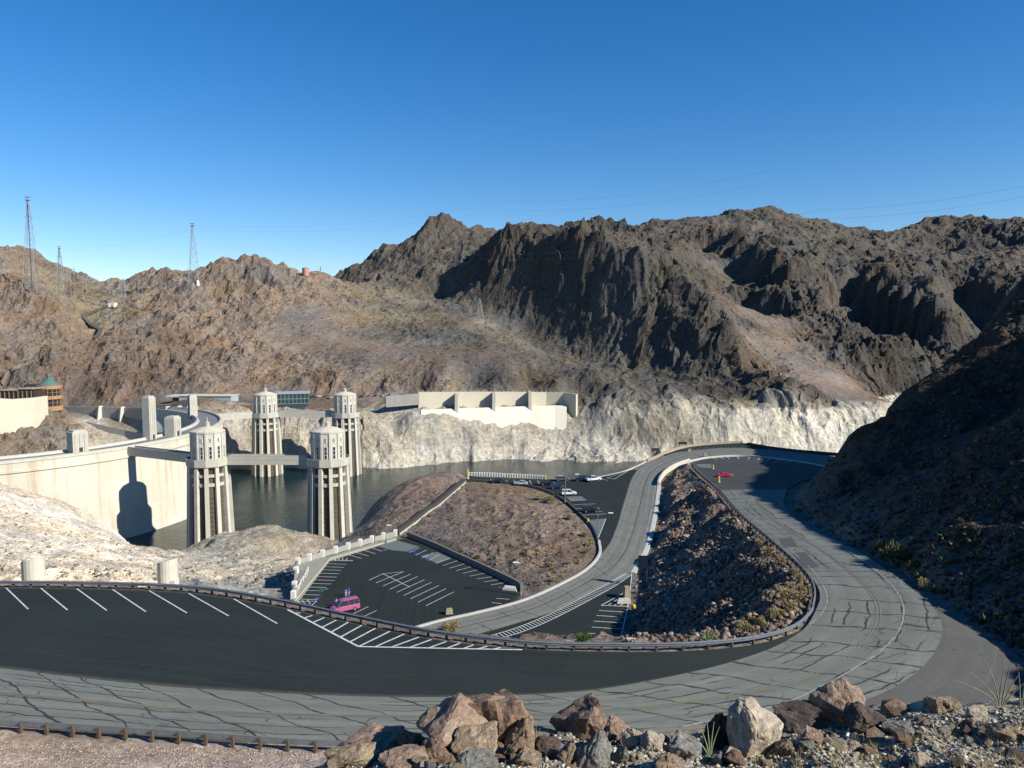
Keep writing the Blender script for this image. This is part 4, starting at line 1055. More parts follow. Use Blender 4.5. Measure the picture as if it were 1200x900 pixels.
# ================================================================ painted markings, kerbs, rails, walls
m, nt, b = new_mat('road_paint'); M['paint'] = m
P = pos(nt); n_ = noise(nt, 3.0, P, 4, .65)
nt.links.new(ramp(nt, n_, [(.3, (.36,.37,.36)), (.6, (.58,.59,.57))]), b.inputs['Base Color']); b.inputs['Roughness'].default_value = .7
m, nt, b = new_mat('worn_paint'); M['worn_paint'] = m
P = pos(nt); n_ = noise(nt, 1.1, P, 5, .7)
nt.links.new(ramp(nt, n_, [(.38, (.14,.15,.135)), (.66, (.34,.35,.32))]), b.inputs['Base Color']); b.inputs['Roughness'].default_value = .8
m, nt, b = new_mat('worn_yellow'); M['worn_yellow'] = m
P = pos(nt); n_ = noise(nt, .5, P, 5, .7)
nt.links.new(ramp(nt, n_, [(.40, (.125,.132,.115)), (.72, (.205,.165,.09))]), b.inputs['Base Color']); b.inputs['Roughness'].default_value = .8
plain('blue_paint', (.03,.07,.24), .7, var=.2)
S = .78      # one unit of this survey is 1.2 m: things of known size are built at this
LIFT = .022
class Marks:
    def __init__(s): s.mb = MB()
    def seg(s, p, q, w_=.12, n=None):
        p, q = Vector(p), Vector(q); d = q-p; L_ = math.hypot(d.x, d.y)
        if L_ < 1e-3: return
        o = Vector((-d.y/L_, d.x/L_, 0))*w_/2; n = n or max(1, int(L_/1.2)); vs = []
        for i in range(n+1):
            c = p+d*(i/n)
            for sg in (-1, 1): 
                x, y = c.x+o.x*sg, c.y+o.y*sg; vs.append((x, y, pz(x, y)+LIFT))
        s.mb.add(vs, [(2*i, 2*i+2, 2*i+3, 2*i+1) for i in range(n)])
    def px(s, a, b_, w_=.12): s.seg(PP(*a), PP(*b_), w_)
    def poly(s, pts, w_=.12):
        for a, b_ in zip(pts[:-1], pts[1:]): s.seg(a, b_, w_)
    def build(s, name, mat): return struct(s.mb.build(name, mat))
# upper lot: slanted stalls, hatched wedge and its long edge lines
k = Marks()
for a, b_ in (((7,689),(33,714)),((48,689.5),(79,715)),((90,690),(125,715.5)),((132,691),(171,717)),((175,692.5),(219,718.5)),((221,695.5),(268,722)),((274,702),(325,731)),((-40,689),(-14,713.5))): k.px(a, b_, .13)
k.px((337,714.5), (420,757.8), .2); k.px((420,757.8), (505,759.6), .2); k.px((505,759.6), (612,761.6), .18)
for a, b_ in (((352,718.5),(344.5,718.8)),((366,721.5),(356,724.5)),((380,724),(366,730)),((394,727),(377,735.5)),((408,729.5),(388,741)),((424,733),(399,746.8)),((440,736.5),(410,752.5)),((457,740),(421,757.5)),((474,743.2),(440,758)),((491,746.8),(459,758.5)),((506,749.5),(480,759)),((523,752),(503,759.3)),((539,754),(524,759.8)),((555,756),(543,760.2)),((571,757.5),(560,760.6)),((587,759),(578,761))): k.px(a, b_, .17)
k.build('stall_lines', M['paint'])
# faint scuffs across the new asphalt
k = Marks()
q = [PP(a, b_) for a, b_ in ((0,760),(40,763),(100,774),(150,777),(230,785),(300,790),(420,793),(520,791))]
k.poly(q, .05); k.build('tyre_scuffs', plain('scuff', (.05,.052,.05), .9))
def inset(A, B, t, n=220):
    a = catmull(surv(A), n); b_ = catmull(surv(B), n); return [Vector(a[i]*(1-t)+b_[i]*t) for i in range(n)]
def sub(q, y0=-1e9): return q
k = Marks(); q = inset(upper_in, upper_out, .50); k.poly([v for i, v in enumerate(q) if 6 < i < 205], .16); q = inset(upper_in, upper_out, .53); k.poly([v for i, v in enumerate(q) if 6 < i < 205], .12); k.build('centre_line', M['worn_yellow'])
k = Marks()
q = [PP(a, b_) for a, b_ in ((800,852),(860,838.5),(920,824),(960,806),(995,787),(1025,768),(1048,747),(1058,727),(1057,705),(1042,683),(1017,661),(990,643.5),(962,628),(940,617.5),(924,604))]
k.poly([Vector(v) for v in catmull(q, 90)], .15)
q = [PP(a, b_) for a, b_ in ((948,733),(962,720),(969,705),(967,692),(958,676),(944,660),(925,644))]
k.poly([Vector(v) for v in catmull(q, 50)], .12); k.build('edge_line', M['worn_paint'])
# lower road
k = Marks(); q = inset(low_L, low_R, .90); k.poly([v for i, v in enumerate(q) if 70 < i < 150], .16); q = inset(low_L, low_R, .06); k.poly([v for i, v in enumerate(q) if 30 < i < 215], .10); k.build('edge_line', M['worn_paint'])
k = Marks(); q = inset(low_L, low_R, .52); k.poly(q[20:210], .16); k.build('centre_seam', plain('sealant', (.055,.056,.055), .9))
# ladder marking between lower road and its lot
k = Marks()
la = [Vector(v) for v in catmull([PP(*v) for v in ((733,672),(714,683),(690,696),(660,712),(630,726),(600,737.5),(560,749))], 60)]
lb = [Vector(v) for v in catmull([PP(*v) for v in ((740,673.5),(722,686),(697,700),(667,716),(636,731),(606,742.5),(566,754))], 60)]
k.poly(la, .13); k.poly(lb, .13)
for i in range(1, 60): k.seg(la[i], lb[i], .12)
k.build('ladder_marking', M['paint'])
k = Marks()
for a, b_ in (((702,715.5),(734,717.5)),((699,721.3),(732,723.6)),((696,728),(730,730)),((693.5,735),(728,737.2)),((691,742.3),(726,744))): k.px(a, b_, .13)
k.px((704.5,709.5),(738,711.3),.15); k.px((704.5,709.5),(739,690.5),.14); k.px((713,709),(725,701.8),.13); k.px((720,709.5),(733,701),.13); k.px((727,710),(736,704),.13)
for i in range(4): k.px((698+i*7.5,755.5),(706+i*7.5,750),.14)
k.px((699,750),(726,750.5),.12); k.px((740.5,672),(737.6,702),.14); k.px((737.6,702),(725.5,757),.14); k.build('stall_lines', M['paint'])
# walled lot
k = Marks()
Z5 = lambda x, y: (300+x/4, 560+y/4)
for a, b_ in (((530,480),(595,450)),((562,493),(692,440)),((595,507),(725,452)),((627,523),(757,463)),((660,537),(790,478)),((692,552),(822,490)),((725,567),(857,505)),((760,583),(890,520)),((797,600),(928,535)),((595,450),(720,512)),((595,450),(692,440)),
    ((420,655),(527,604)),((480,662),(565,622)),((427,643),(480,662)),
    ((203,568),(290,572)),((212,547),(302,550)),((230,528),(318,530)),((242,512),(330,514)),((257,495),(352,498)),((268,478),(368,482)),((280,462),(378,466)),((292,447),(390,450)),((305,431),(402,434)),((318,416),(412,420)),((328,402),(425,406)),
    ((345,389),(455,389)),((355,375),(455,388)),((372,373),(372,389)),((390,373),(388,389)),((408,374),(404,389)),((428,376),(420,389)),
    ((430,357),(495,378)),((470,347),(528,367)),((505,337),(560,356)),((540,327),(592,345)),
    ((195,580),(285,578)),((195,580),(240,600)),((285,578),(262,597)),((215,574),(232,592)),((240,572),(255,592)),
    ((718,350),(768,327)),((750,362),(800,338)),((778,376),(830,350)),((808,388),(860,360)),((842,400),(912,376)),((876,412),(945,388)),((907,424),(977,403)),((938,436),(1008,415)),((970,448),(1040,428)),((1002,461),(1073,440)),((1035,474),(1107,453)),((1068,488),(1140,467)),((1102,502),(1172,481)),((1137,516),(1207,495)),((1105,585),(1150,590)),((1125,565),(1190,570))): k.px(Z5(*a), Z5(*b_), .125)
k.build('stall_lines', M['paint'])
k = Marks()
for c in ((605,338),(735,346),(755,358),(808,381),(285,566),(232,602)): k.px(Z5(c[0]-11, c[1]-1), Z5(c[0]+11, c[1]+1), .9)
k.build('accessible_bay_marks', M['blue_paint'])
def patch(name, pxs, mat, lift):
    v = [PP(*p) for p in pxs]; v = [(a.x, a.y, a.z+lift) for a in v]
    o = mesh_obj(name, v, [tuple(range(len(v)))], mat)
    bm = bmesh.new(); bm.from_mesh(o.data)
    if sum(f.normal.z for f in bm.faces) < 0: bmesh.ops.reverse_faces(bm, faces=bm.faces)
    bm.to_mesh(o.data); bm.free(); return struct(o)
plain('faded_paving', (.115,.135,.13), .85, var=.12)
patch('faded_paving', [Z5(575,322),Z5(655,292),Z5(765,322),Z5(712,346),Z5(640,340)], M['faded_paving'], .012)
patch('faded_paving', [Z5(770,366),Z5(850,348),Z5(915,378),Z5(850,402)], M['faded_paving'], .012)
# lakeside lot
Z6 = lambda x, y: (500+x/4, 500+y/4)
k = Marks()
for a, b_ in (((655,330),(730,328)),((672,348),(750,344)),((688,366),(790,362)),((700,384),(810,380)),((712,402),(825,398)),((722,416),(840,408)),((840,432),(802,528)),((760,440),(840,432)),((760,440),(795,520)),((845,240),(905,222)),((905,222),(945,208)),((945,208),(880,246)),((880,246),(845,240)),((800,242),(848,252))): k.px(Z6(*a), Z6(*b_), .16)
for x in (300,335,372,408,446,482,520,556): k.px(Z6(x, 246+(x-300)*.03), Z6(x+8, 262+(x-300)*.03), .14)
k.build('stall_lines', M['paint'])
patch('faded_paving', [Z6(655,333),Z6(728,329),Z6(748,344),Z6(676,349)], M['faded_paving'], .012)
patch('faded_paving', [Z6(762,443),Z6(836,434),Z6(800,522)], M['faded_paving'], .012)
# hilltop lot and the viewpoint strip
Z8 = lambda x, y: (780+x*.1333, 505+y*.1333)
k = Marks()
for a, b_ in (((360,232),(455,255)),((430,228),(520,250)),((515,222),(565,247)),((632,222),(645,247)),((740,226),(725,250)),((838,232),(808,257)),((935,242),(880,270)),((1010,252),(950,280)),((1105,268),(1030,285)),((1190,288),(1090,297))): k.px(Z8(*a), Z8(*b_), .17)
k.build('stall_lines', M['paint'])
k = Marks()
for x in range(20, 760, 62): k.px(Z8(x, 172-.055*x+(0 if x < 350 else (x-350)*.05)), Z8(x+52, 158-.05*x+(0 if x < 350 else (x-350)*.05)), .16)
k.build('stall_lines', M['worn_paint'])
patch('faded_paving', [Z8(270,292),Z8(400,292),Z8(405,330),Z8(290,318)], M['faded_paving'], .015)
patch('asphalt_patch', [(912,631),(927,630),(935,640),(919,642)], plain('asphalt_patch', (.06,.066,.064), .9), .01)
patch('asphalt_patch', [(928,648),(943,647),(960,664),(944,667)], M['asphalt_patch'], .01)

def ribbon(name, pts, w_, h_, mat, lab=None, cat='kerb', sink=.3):
    """a kerb or low wall along ground points"""
    P_ = [Vector(p) for p in pts]; n = len(P_); V = []; Fs = []
    for i in range(n):
        d = P_[min(i+1,n-1)]-P_[max(i-1,0)]; l = math.hypot(d.x, d.y) or 1; o = Vector((-d.y/l, d.x/l, 0))*w_/2
        V += [P_[i]-o-Vector((0,0,sink)), P_[i]+o-Vector((0,0,sink)), P_[i]+o+Vector((0,0,h_*.9)), P_[i]+o*.8+Vector((0,0,h_)), P_[i]-o*.8+Vector((0,0,h_)), P_[i]-o+Vector((0,0,h_*.9))]
    for i in range(n-1):
        for j in range(6): Fs.append((6*i+j, 6*i+(j+1)%6, 6*i+6+(j+1)%6, 6*i+6+j))
    Fs += [tuple(range(6)), tuple(6*n-1-j for j in range(6))]
    o = mesh_obj(name, V, Fs, mat)
    bm = bmesh.new(); bm.from_mesh(o.data); bmesh.ops.recalc_face_normals(bm, faces=bm.faces); bm.to_mesh(o.data); bm.free()
    if lab: tag(o, lab, cat)
    else: struct(o)
    return o
def cpath(lst, n): return [Vector(v) for v in catmull(surv(lst), n)]
plain('kerb_concrete', (.42,.415,.385), .85, scale=2, var=.14)
ribbon('kerb', cpath([(702,634,-51.6),(702.5,650,-52.3),(686,668.5,-53.3),(650,688.3,-55),(610,705,-56.3),(560,718,-57.6),(515,728,-58.5),(480,738,-59.2)], 90), .5, .22, M['kerb_concrete'])
ribbon('kerb', cpath([(702,634,-51.6),(693.5,616,-51.1),(676.5,599,-51),(661,586,-51),(641,575.2,-51),(620,569.3,-51),(595,565.3,-51),(550,562.3,-51)], 80), .35, .25, plain('rubble_kerb', (.105,.08,.068), .95, scale=3, var=.4))
ribbon('median_barrier', cpath([(808,541.5,-42.6),(798,544.5,-43.6),(788,549,-44.6),(779,555.5,-45.7),(773.5,563,-46.6),(771.5,569,-47.1)], 40), .55, 1.0, M['pale_concrete'], 'curved white concrete barrier along the inside of the lower road bend', 'barrier')
ribbon('kerb', cpath([(806,544,-38.6),(808,540.6,-38.9),(816,538.6,-39),(832,535.9,-39.3),(870,534,-39.5),(920,538.6,-39.2),(960,545,-38.8),(985,549,-38.6)], 80), .35, .22, M['kerb_concrete'])
ribbon('gutter_kerb', cpath([(772.5,569,-47.2),(768.5,600,-49.3),(759,640,-51.4),(742,671.5,-53.1)], 50), .9, .10, M['kerb_concrete'])
ribbon('parapet_wall', cpath([(758,540.5,-45.7),(770,535.5,-44.9),(779,531,-44.4),(800,524.7,-43.6),(820,521.6,-42.9),(850,519.4,-42.3),(870,518.6,-42)], 60), .6, .55, M['sandstone'], 'low tan stone wall along the outer edge of the high road bend', 'wall')
ribbon('parapet_wall', cpath([(876,521,-41.6),(890,523.5,-41.2),(906,526,-40.5),(930,529,-40.2),(952,531,-39.9),(1000,535,-39.4)], 50), .6, .7, plain('dark_stone', (.05,.045,.04), .95, scale=2, var=.4), 'dark rubble stone wall where the high road leaves behind the hill', 'wall')
ribbon('kerb', cpath([(758,540.5,-45.9),(745,547,-46.8),(730,553,-48),(712,557.3,-49.2),(700,559.3,-49.8)], 30), .3, .2, M['kerb_concrete'])
# dark wall between walled lot and the knoll
ribbon('lot_wall', cpath([(478,628.5,-59.8),(510,641.5,-59.3),(540,655.5,-58.7),(575,671.5,-57.9),(608,688,-57.2),(612,693,-57)], 40), .5, 1.0, plain('wall_stone', (.16,.145,.125), .9, scale=1.5, var=.25), 'long low stone wall between the walled car park and the brown knoll', 'wall', .6)
# plaza, lot kerb and balustrade
def flat_poly(name, pxs, z, mat, thick=.5):
    v = [U(a, b_, z=z) for a, b_ in pxs]; n = len(v)
    vs = v+[(x, y, q-thick) for x, y, q in v]
    fs = [tuple(range(n)), tuple(range(2*n-1, n-1, -1))]+[(i, n+i, n+(i+1)%n, (i+1)%n) for i in range(n)]
    o = mesh_obj(name, vs, fs, mat); bm = bmesh.new(); bm.from_mesh(o.data); bmesh.ops.recalc_face_normals(bm, faces=bm.faces); bm.to_mesh(o.data); bm.free()
    return struct(o)
zl = lo(-60)
plain('plaza', (.255,.25,.2), .85, scale=.8, var=.12)
flat_poly('plaza_pavement', [Z5(172,575),Z5(188,590),Z5(345,385),Z5(660,288),Z5(655,272),Z5(330,372),Z5(205,402),Z5(190,440),Z5(180,520)], zl+.16, M['plaza'], 6)
ribbon('lot_kerb', [Vector(U(*Z5(a, b_), z=zl)) for a, b_ in ((182,582),(345,384),(500,338),(655,291))], .3, .24, plain('cream_kerb', (.42,.39,.28), .85, var=.1))
bp = [Vector(U(*Z5(a, b_), z=zl)) for a, b_ in ((176,565),(181,520),(188,450),(196,408),(250,388),(312,369),(373,351),(432,334),(488,317),(543,301),(598,286),(653,271))]
t = thing('balustrade', 'white post and grey panel balustrade round the corner of the walled car park', 'railing', bp[4])
for i, p in enumerate(bp):
    mb = MB(); mb.box((0,0,.6), (.75,.75,1.5), bev=.06); o = mb.build('post', M['white_paint'], t); o.location = p-bp[4]
for a, b_ in zip(bp[:-1], bp[1:]):
    d = b_-a; mb = MB(); mb.box((0,0,.45), (d.length-.75,.3,1.05)); o = mb.build('panel', M['grey_concrete'], t); o.location = (a+b_)/2-bp[4]; o.rotation_euler.z = math.atan2(d.y, d.x)
tr_ = [Vector(U(*Z5(a, b_), z=zl+.2)) for a, b_ in ((196,540),(212,500),(232,470),(246,440))]
t = thing('ramp_railing', 'white tubular railing of the ramp inside the balustrade corner', 'railing', tr_[0])
for p in tr_+[(tr_[i]+tr_[i+1])/2 for i in range(3)]:
    mb = MB(); mb.tube((0,0,-.1), (0,0,.95), .05, 6); o = mb.build('post', M['white_paint'], t); o.location = p-tr_[0]
for h_ in (.5,.95):
    for a, b_ in zip(tr_[:-1], tr_[1:]):
        mb = MB(); mb.tube(a-tr_[0]+Vector((0,0,h_)), b_-tr_[0]+Vector((0,0,h_)), .05, 6); mb.build('rail', M['white_paint'], t)
# stepped path up the knoll with low white walls
pth = [Z5(660,268),(487,611),Z5(800,160),Z5(840,138),Z5(985,12)]
gp = []
for (a0,b0),(a1,b1) in zip(pth[:-1], pth[1:]):
    for i in range(10):
        g_ = GP(a0+(a1-a0)*i/10, b0+(b1-b0)*i/10, 120, 260)
        if g_: gp.append(g_)
gp = np.array(gp)
for _ in range(6): gp[1:-1] = (gp[:-2]+2*gp[1:-1]+gp[2:])/4
V = []
for i in range(len(gp)):
    d = gp[min(i+1,len(gp)-1)]-gp[max(i-1,0)]; l = math.hypot(d[0], d[1]); o = np.array((-d[1]/l, d[0]/l, 0))
    for s_ in (-.5, .5):
        q = gp[i]+o*s_; V.append((q[0], q[1], gp[i][2]+.16))
o = mesh_obj('knoll_path', V, [(2*i,2*i+1,2*i+3,2*i+2) for i in range(len(gp)-1)], plain('path_paving', (.045,.042,.038), .9)); md = o.modifiers.new('t','SOLIDIFY'); md.thickness = .9; md.offset = -1; struct(o)
for s_, lab in ((-1, 'low white wall on the lake side of the knoll path'), (1, 'low white wall on the parking side of the knoll path')):
    q = []
    for i in range(len(gp)):
        d = gp[min(i+1,len(gp)-1)]-gp[max(i-1,0)]; l = math.hypot(d[0], d[1]); q.append(Vector(gp[i])+Vector((d[1]/l, -d[0]/l, 0))*s_*.66)
    ribbon('path_wall', q, .24, .40, plain('path_wall', (.36,.345,.30), .85), lab, 'wall', .8)

# ---- guard rails
def rail(path, lab, spacing, n_max=99, h=.56, closed_end=True):
    P_ = [Vector(v) for v in path]; s_ = [0]
    for a, b_ in zip(P_[:-1], P_[1:]): s_.append(s_[-1]+(b_-a).length)
    def at(u):
        u = min(max(u, 0), s_[-1]-1e-4); i = next(i for i in range(len(s_)-1) if s_[i+1] > u); return P_[i].lerp(P_[i+1], (u-s_[i])/(s_[i+1]-s_[i]))
    base = P_[len(P_)//2].copy(); t = thing('guardrail', lab, 'guardrail', base)
    prof = [(.03,.20),(.03,.24),(-.05,.28),(-.05,.34),(.02,.385),(-.05,.43),(-.05,.49),(.03,.53),(.03,h),(.06,h),(.06,.20)]
    V = []; Fs = []; k = len(prof); n = len(P_)
    for i in range(n):
        d = P_[min(i+1,n-1)]-P_[max(i-1,0)]; l = math.hypot(d.x, d.y) or 1; o = Vector((-d.y/l, d.x/l, 0))
        for r, z in prof: V.append(P_[i]+o*r*1.3+Vector((0,0,z))-base)
    for i in range(n-1):
        for j in range(k): Fs.append((i*k+j, i*k+(j+1)%k, (i+1)*k+(j+1)%k, (i+1)*k+j))
    Fs += [tuple(range(k)), tuple(reversed(range((n-1)*k, n*k)))]
    mb = MB(); mb.add(V, Fs); mb.build('beam', M['galvanised'], t)
    m_ = min(n_max, int(s_[-1]/spacing)); me_ = None
    for i in range(m_+1):
        u = s_[-1]*i/m_; p = at(u); d = at(u+.2)-at(u-.2)
        if me_ is None:
            mb = MB(); mb.box((0,.15,-.15), (.17,.2,1.35), bev=.015); me_ = mb.build('post', M['timber'], t); o = me_
        else: o = me_.copy(); C.objects.link(o); o.parent = t
        o.location = p-base; o.rotation_euler.z = math.atan2(d.y, d.x)
    return t
g1 = cpath([(-300,687.3,-26.4),(-120,686.8,-26.5),(0,686.8,-26.7),(131,688.3,-26.8),(217,692,-26.8),(272,698.4,-26.8),(337,710.2,-26.9),(400,723.8,-27),(500,744,-27),(600,756.5,-27),(640,759.5,-27.02)], 150)
rail(g1, 'galvanised guardrail on timber posts behind the stall lines of the big near lot', 1.75)
g2 = cpath([(640,759.5,-27.02),(700,760.8,-27.1),(800,760.2,-27.2),(880,753.2,-27.5),(928,740,-27.9),(950,722,-28.4),(953.5,711,-28.7),(955,697,-29.1),(949.5,681,-29.8),(932.5,661.5,-30.9),(903,635.5,-32.5),(863.5,601.5,-35),(839.5,574,-36.7),(822,558,-37.5),(812,549,-38.2)], 170)
rail(g2, 'long guardrail curving round the rubble slope inside the hairpin', 2.3)
g3 = cpath([(-300,838,-26.1),(-100,846,-26.2),(0,852.5,-26.25),(100,858.5,-26.3),(200,865,-26.4),(300,872,-26.5),(370,876.5,-26.6),(470,879,-26.7)], 80)
rail(list(reversed(g3)), 'guardrail with short timber posts along the lower edge of the near road', 1.75)
# ---- railing on the lake edge of the lakeside lot
rp = cpath([(550,557.6,-51),(575,558.2,-51),(600,559.3,-50.9),(622,560.5,-50.8),(639,561.7,-50.7)], 31)
t = thing('lake_railing', 'white railing with close posts between the lakeside lot and the water', 'railing', rp[15])
for p in rp:
    mb = MB(); mb.box((0,0,.5), (.32,.32,1.1), bev=.04); o = mb.build('post', M['white_paint'], t); o.location = p-rp[15]
for h_ in (.95,.5):
    for a, b_ in zip(rp[:-1], rp[1:]):
        mb = MB(); d = b_-a; mb.box((0,0,h_), (d.length,.1,.14)); o = mb.build('rail', M['white_paint'] if h_ > .8 else M['steel'], t); o.location = (a+b_)/2-rp[15]; o.rotation_euler = (0, -math.asin(max(-1,min(1,d.z/d.length))), math.atan2(d.y, d.x))

# ---- lamps, signs, bollards, barriers
def lamp(px, yb, ytop, lab, arm=1, armlen=2.6):
    p = PP(px, yb) if True else None; h = (yb-ytop)*p.y/F
    t = thing('lamp_post', lab, 'street lamp', p, 0, 'lamp posts around the lower lots')
    mb = MB(); mb.lathe([(.22,0),(.22,.5),(.11,.6),(.075,h)], 10); mb.build('pole', M['galvanised'], t)
    mb = MB(); mb.tube((0,0,h-.15), (arm*armlen,-.1,h+.35*armlen*.5), .06, 7); mb.build('arm', M['galvanised'], t)
    mb = MB(); mb.box((arm*(armlen+.35),-.1,h+.35*armlen*.5+.02), (1.0,.42,.18), bev=.06); mb.build('lamp_head', M['white_paint'], t)
    return t
lamp(662.5, 590, 558, 'lamp post with a long arm by the white van at the knoll edge', 1, 2.4)
lamp(698.5, 632, 602, 'lamp post with a long arm beside the faded triangle of paving', 1, 2.2)
lamp(694.5, 557, 531, 'tall lamp post standing behind the white pickup by the lake', 1, .5)
lamp(612, 697, 657, 'lamp post at the far corner of the walled lot below the knoll', -1, .4)
lamp(451, 630, 608, 'thin lamp post behind the balustrade at the lake side', 1, .3)
def sign(px, yb, ytop, wpx, hpx, lab, mat, legs=2, cat='sign', rz=0):
    p = PP(px, yb) if pave_bvh.ray_cast(Vector((0,0,0)), Vector(ray(px,yb)).normalized())[0] is not None else GP(px, yb, 60)
    s_ = p.y/F; h = (yb-ytop)*s_; w_, hh = wpx*s_, hpx*s_
    t = thing('sign', lab, cat, p, rz)
    for x in ((-w_*.42, w_*.42) if legs == 2 else (0,)):
        mb = MB(); mb.box((x,.06,h/2), (.12,.1,h)); mb.build('post', M['dark_steel'], t)
    mb = MB(); mb.box((0,-.04,h-hh/2), (w_,.06,hh), bev=.02); pn = mb.build('panel', mat, t)
    mb = MB(); mb.box((0,-.075,h-hh*.3), (w_*.7,.012,hh*.08)); mb.box((0,-.075,h-hh*.5), (w_*.5,.012,hh*.08)); 
    return t
sign(753, 689, 649, 12, 16, 'tall dark blue road sign standing where the lower road meets its small lot', plain('sign_blue', (.008,.012,.032), .5, var=.3))
t = sign(376.5, 713, 688, 5, 5, 'small green sign on a single post near the pink van', plain('sign_green', (.03,.12,.07), .5), 1)
mb = MB(); s_ = t.location.y/F; mb.tube((0,0,22*s_), (6*s_,0,25*s_), .05, 6); mb.box((7*s_,0,24*s_), (.5,.2,.14)); mb.build('lamp_arm', M['galvanised'], t)
def bollard(px, yb, hpx, wpx, lab):
    p = PP(px, yb); s_ = p.y/F; h = hpx*s_; r = wpx*s_/2
    t = thing('bollard', lab, 'bollard', p, 0, 'yellow bollards at the lot corners')
    mb = MB(); mb.lathe([(r*.9,0),(r*.9,h*.8),(r*.75,h*.93),(r*.3,h)], 12); mb.build('shaft', M['yellow_paint'], t)
    mb = MB(); mb.lathe([(r*1.35,0),(r*1.3,h*.12),(r*.95,h*.16)], 12); mb.build('base', M['concrete'], t)
bollard(842.3, 565, 7, 3, 'yellow post with a pale foot below the red car')
bollard(835.5, 549.5, 5, 2.4, 'yellow post at the end of the grey patch in the hilltop lot')
bollard(639, 563, 5, 2.4, 'yellow post at the end of the white lake railing')
bollard(689, 612, 5, 3, 'yellow post at the knoll edge below the parked dark car')
bollard(544.5, 561, 12, 2.4, 'tall thin yellow post at the top of the knoll path')
p = GP(742.5, 716, 60) or PP(738, 716)
t = thing('water_barrel', 'bright yellow barrel on the stony edge of the small lower lot', 'barrel', p); s_ = p.y/F
mb = MB(); mb.lathe([(2.2*s_,0),(2.7*s_,1.2*s_),(2.7*s_,6*s_),(2.0*s_,8*s_),(.6*s_,8.4*s_)], 14); mb.build('drum', M['yellow_paint'], t)
mb = MB(); mb.lathe([(2.75*s_,3*s_),(2.85*s_,3.2*s_),(2.85*s_,3.8*s_),(2.75*s_,4*s_)], 14); mb.build('hoop', M['dark_steel'], t)
for px, yb, d, rz, mat, lab in ((731,707,(2.2,.7,.8),.06,M['pale_concrete'],'pale concrete barrier block lying at the end of the hatched bay'),(734.5,701,(1.0,1.3,1.9),.1,M['sandstone'],'tan concrete utility box behind the pale barrier block'),(397.5*0+526.5,719.5,(1.1,.7,.9),.2,M['sandstone'],'tan block on the pavement at the corner of the walled lot'),(598,691,(2.6,1.4,.5),-.3,M['kerb_concrete'],'white kerbed island at the far corner of the walled lot'),(808,529.5,(1.0,.6,.9),0,M['sandstone'],'small tan stone block on the low wall of the road bend'),(826.5,534.8,(1.1,.7,.9),0,M['sandstone'],'small tan block on the kerb above the red car lot')):
    p = PP(px, yb); mb = MB(); mb.box((0,0,d[2]*.42), (d[0],d[1],d[2]*.84), bev=.06, taper=.9); mb.box((0,0,d[2]*.92), (d[0]*.8,d[1]*.75,d[2]*.16), bev=.04)
    o = mb.build('concrete_block', mat); o.location = p; o.rotation_euler.z = rz; tag(o, lab, 'block')
for px, yb, wpx, lab in ((800,522.5,10,'long dark brown low structure on the low wall of the high bend'),(768,530,9,'dark low structure beside the low bushes at the outer road bend')):
    p = Vector(U(px, yb, z=lo(-43.6 if px > 790 else -45))); s_ = p.y/F
    t = thing('dark_low_structure', lab, 'board', p); mb = MB(); mb.box((0,0,3.4*s_), (wpx*s_,.25,3.2*s_), bev=.04); mb.build('panel', M['dark_bronze'], t)  # low dark brown structure of unknown use, built as panel and legs
    for k in (-.38,.38): mb = MB(); mb.box((k*wpx*s_,0,1.2*s_), (.2,.2,2.4*s_)); mb.build('leg', M['dark_bronze'], t)

# ================================================================ vehicles
def car_paint(name, col):
    if name in M: return M[name]
    m, nt, b = new_mat(name); b.inputs['Base Color'].default_value = (*col, 1); b.inputs['Roughness'].default_value = .28
    b.inputs['Coat Weight'].default_value = .5; b.inputs['Coat Roughness'].default_value = .08
    n_ = noise(nt, 2.0, objc(nt), 3); nt.links.new(ramp(nt, n_, [(.3, tuple(c*.86 for c in col)), (.7, tuple(min(1,c*1.08) for c in col))]), b.inputs['Base Color'])
    M[name] = m; return m
M['lamp_glass'] = plain('lamp_glass', (.6,.6,.56), .15, var=.1)
M['tail_red'] = plain('tail_red', (.3,.012,.01), .3, var=.1)
SHAPES = {  # length, width, lower side outline (x, z), cabin outline, wheel radius, wheel x
 'sedan': (4.6, 1.8, [(-2.28,.45),(-2.25,.82),(-1.75,.95),(.95,.95),(1.95,.85),(2.28,.66),(2.3,.35),(-2.2,.32)], [(-1.72,.94),(-1.05,1.42),(.2,1.45),(1.05,.93)], .33, 1.38),
 'suv': (4.8, 1.92, [(-2.38,.5),(-2.36,1.05),(-2.2,1.12),(1.2,1.1),(2.15,1.02),(2.38,.8),(2.4,.42),(-2.3,.4)], [(-2.28,1.1),(-2.02,1.74),(.35,1.78),(1.2,1.08)], .38, 1.45),
 'pickup': (5.4, 1.95, [(-2.7,.55),(-2.7,1.08),(-.6,1.1),(1.4,1.12),(2.45,1.05),(2.68,.85),(2.7,.45),(-2.6,.45)], [(-.62,1.09),(-.5,1.8),(.9,1.8),(1.55,1.1)], .40, 1.65),
 'van': (5.6, 2.05, [(-2.8,.5),(-2.8,1.3),(-2.75,1.35),(1.55,1.35),(2.4,1.2),(2.78,.95),(2.8,.45),(-2.7,.42)], [(-2.76,1.33),(-2.6,2.35),(1.0,2.38),(1.85,1.30)], .40, 1.7),
 'coupe': (4.7, 1.85, [(-2.33,.45),(-2.3,.85),(-1.6,.93),(.7,.90),(1.95,.80),(2.33,.6),(2.35,.32),(-2.2,.3)], [(-1.35,.92),(-.75,1.25),(-.1,1.27),(.72,.89)], .34, 1.42),
}
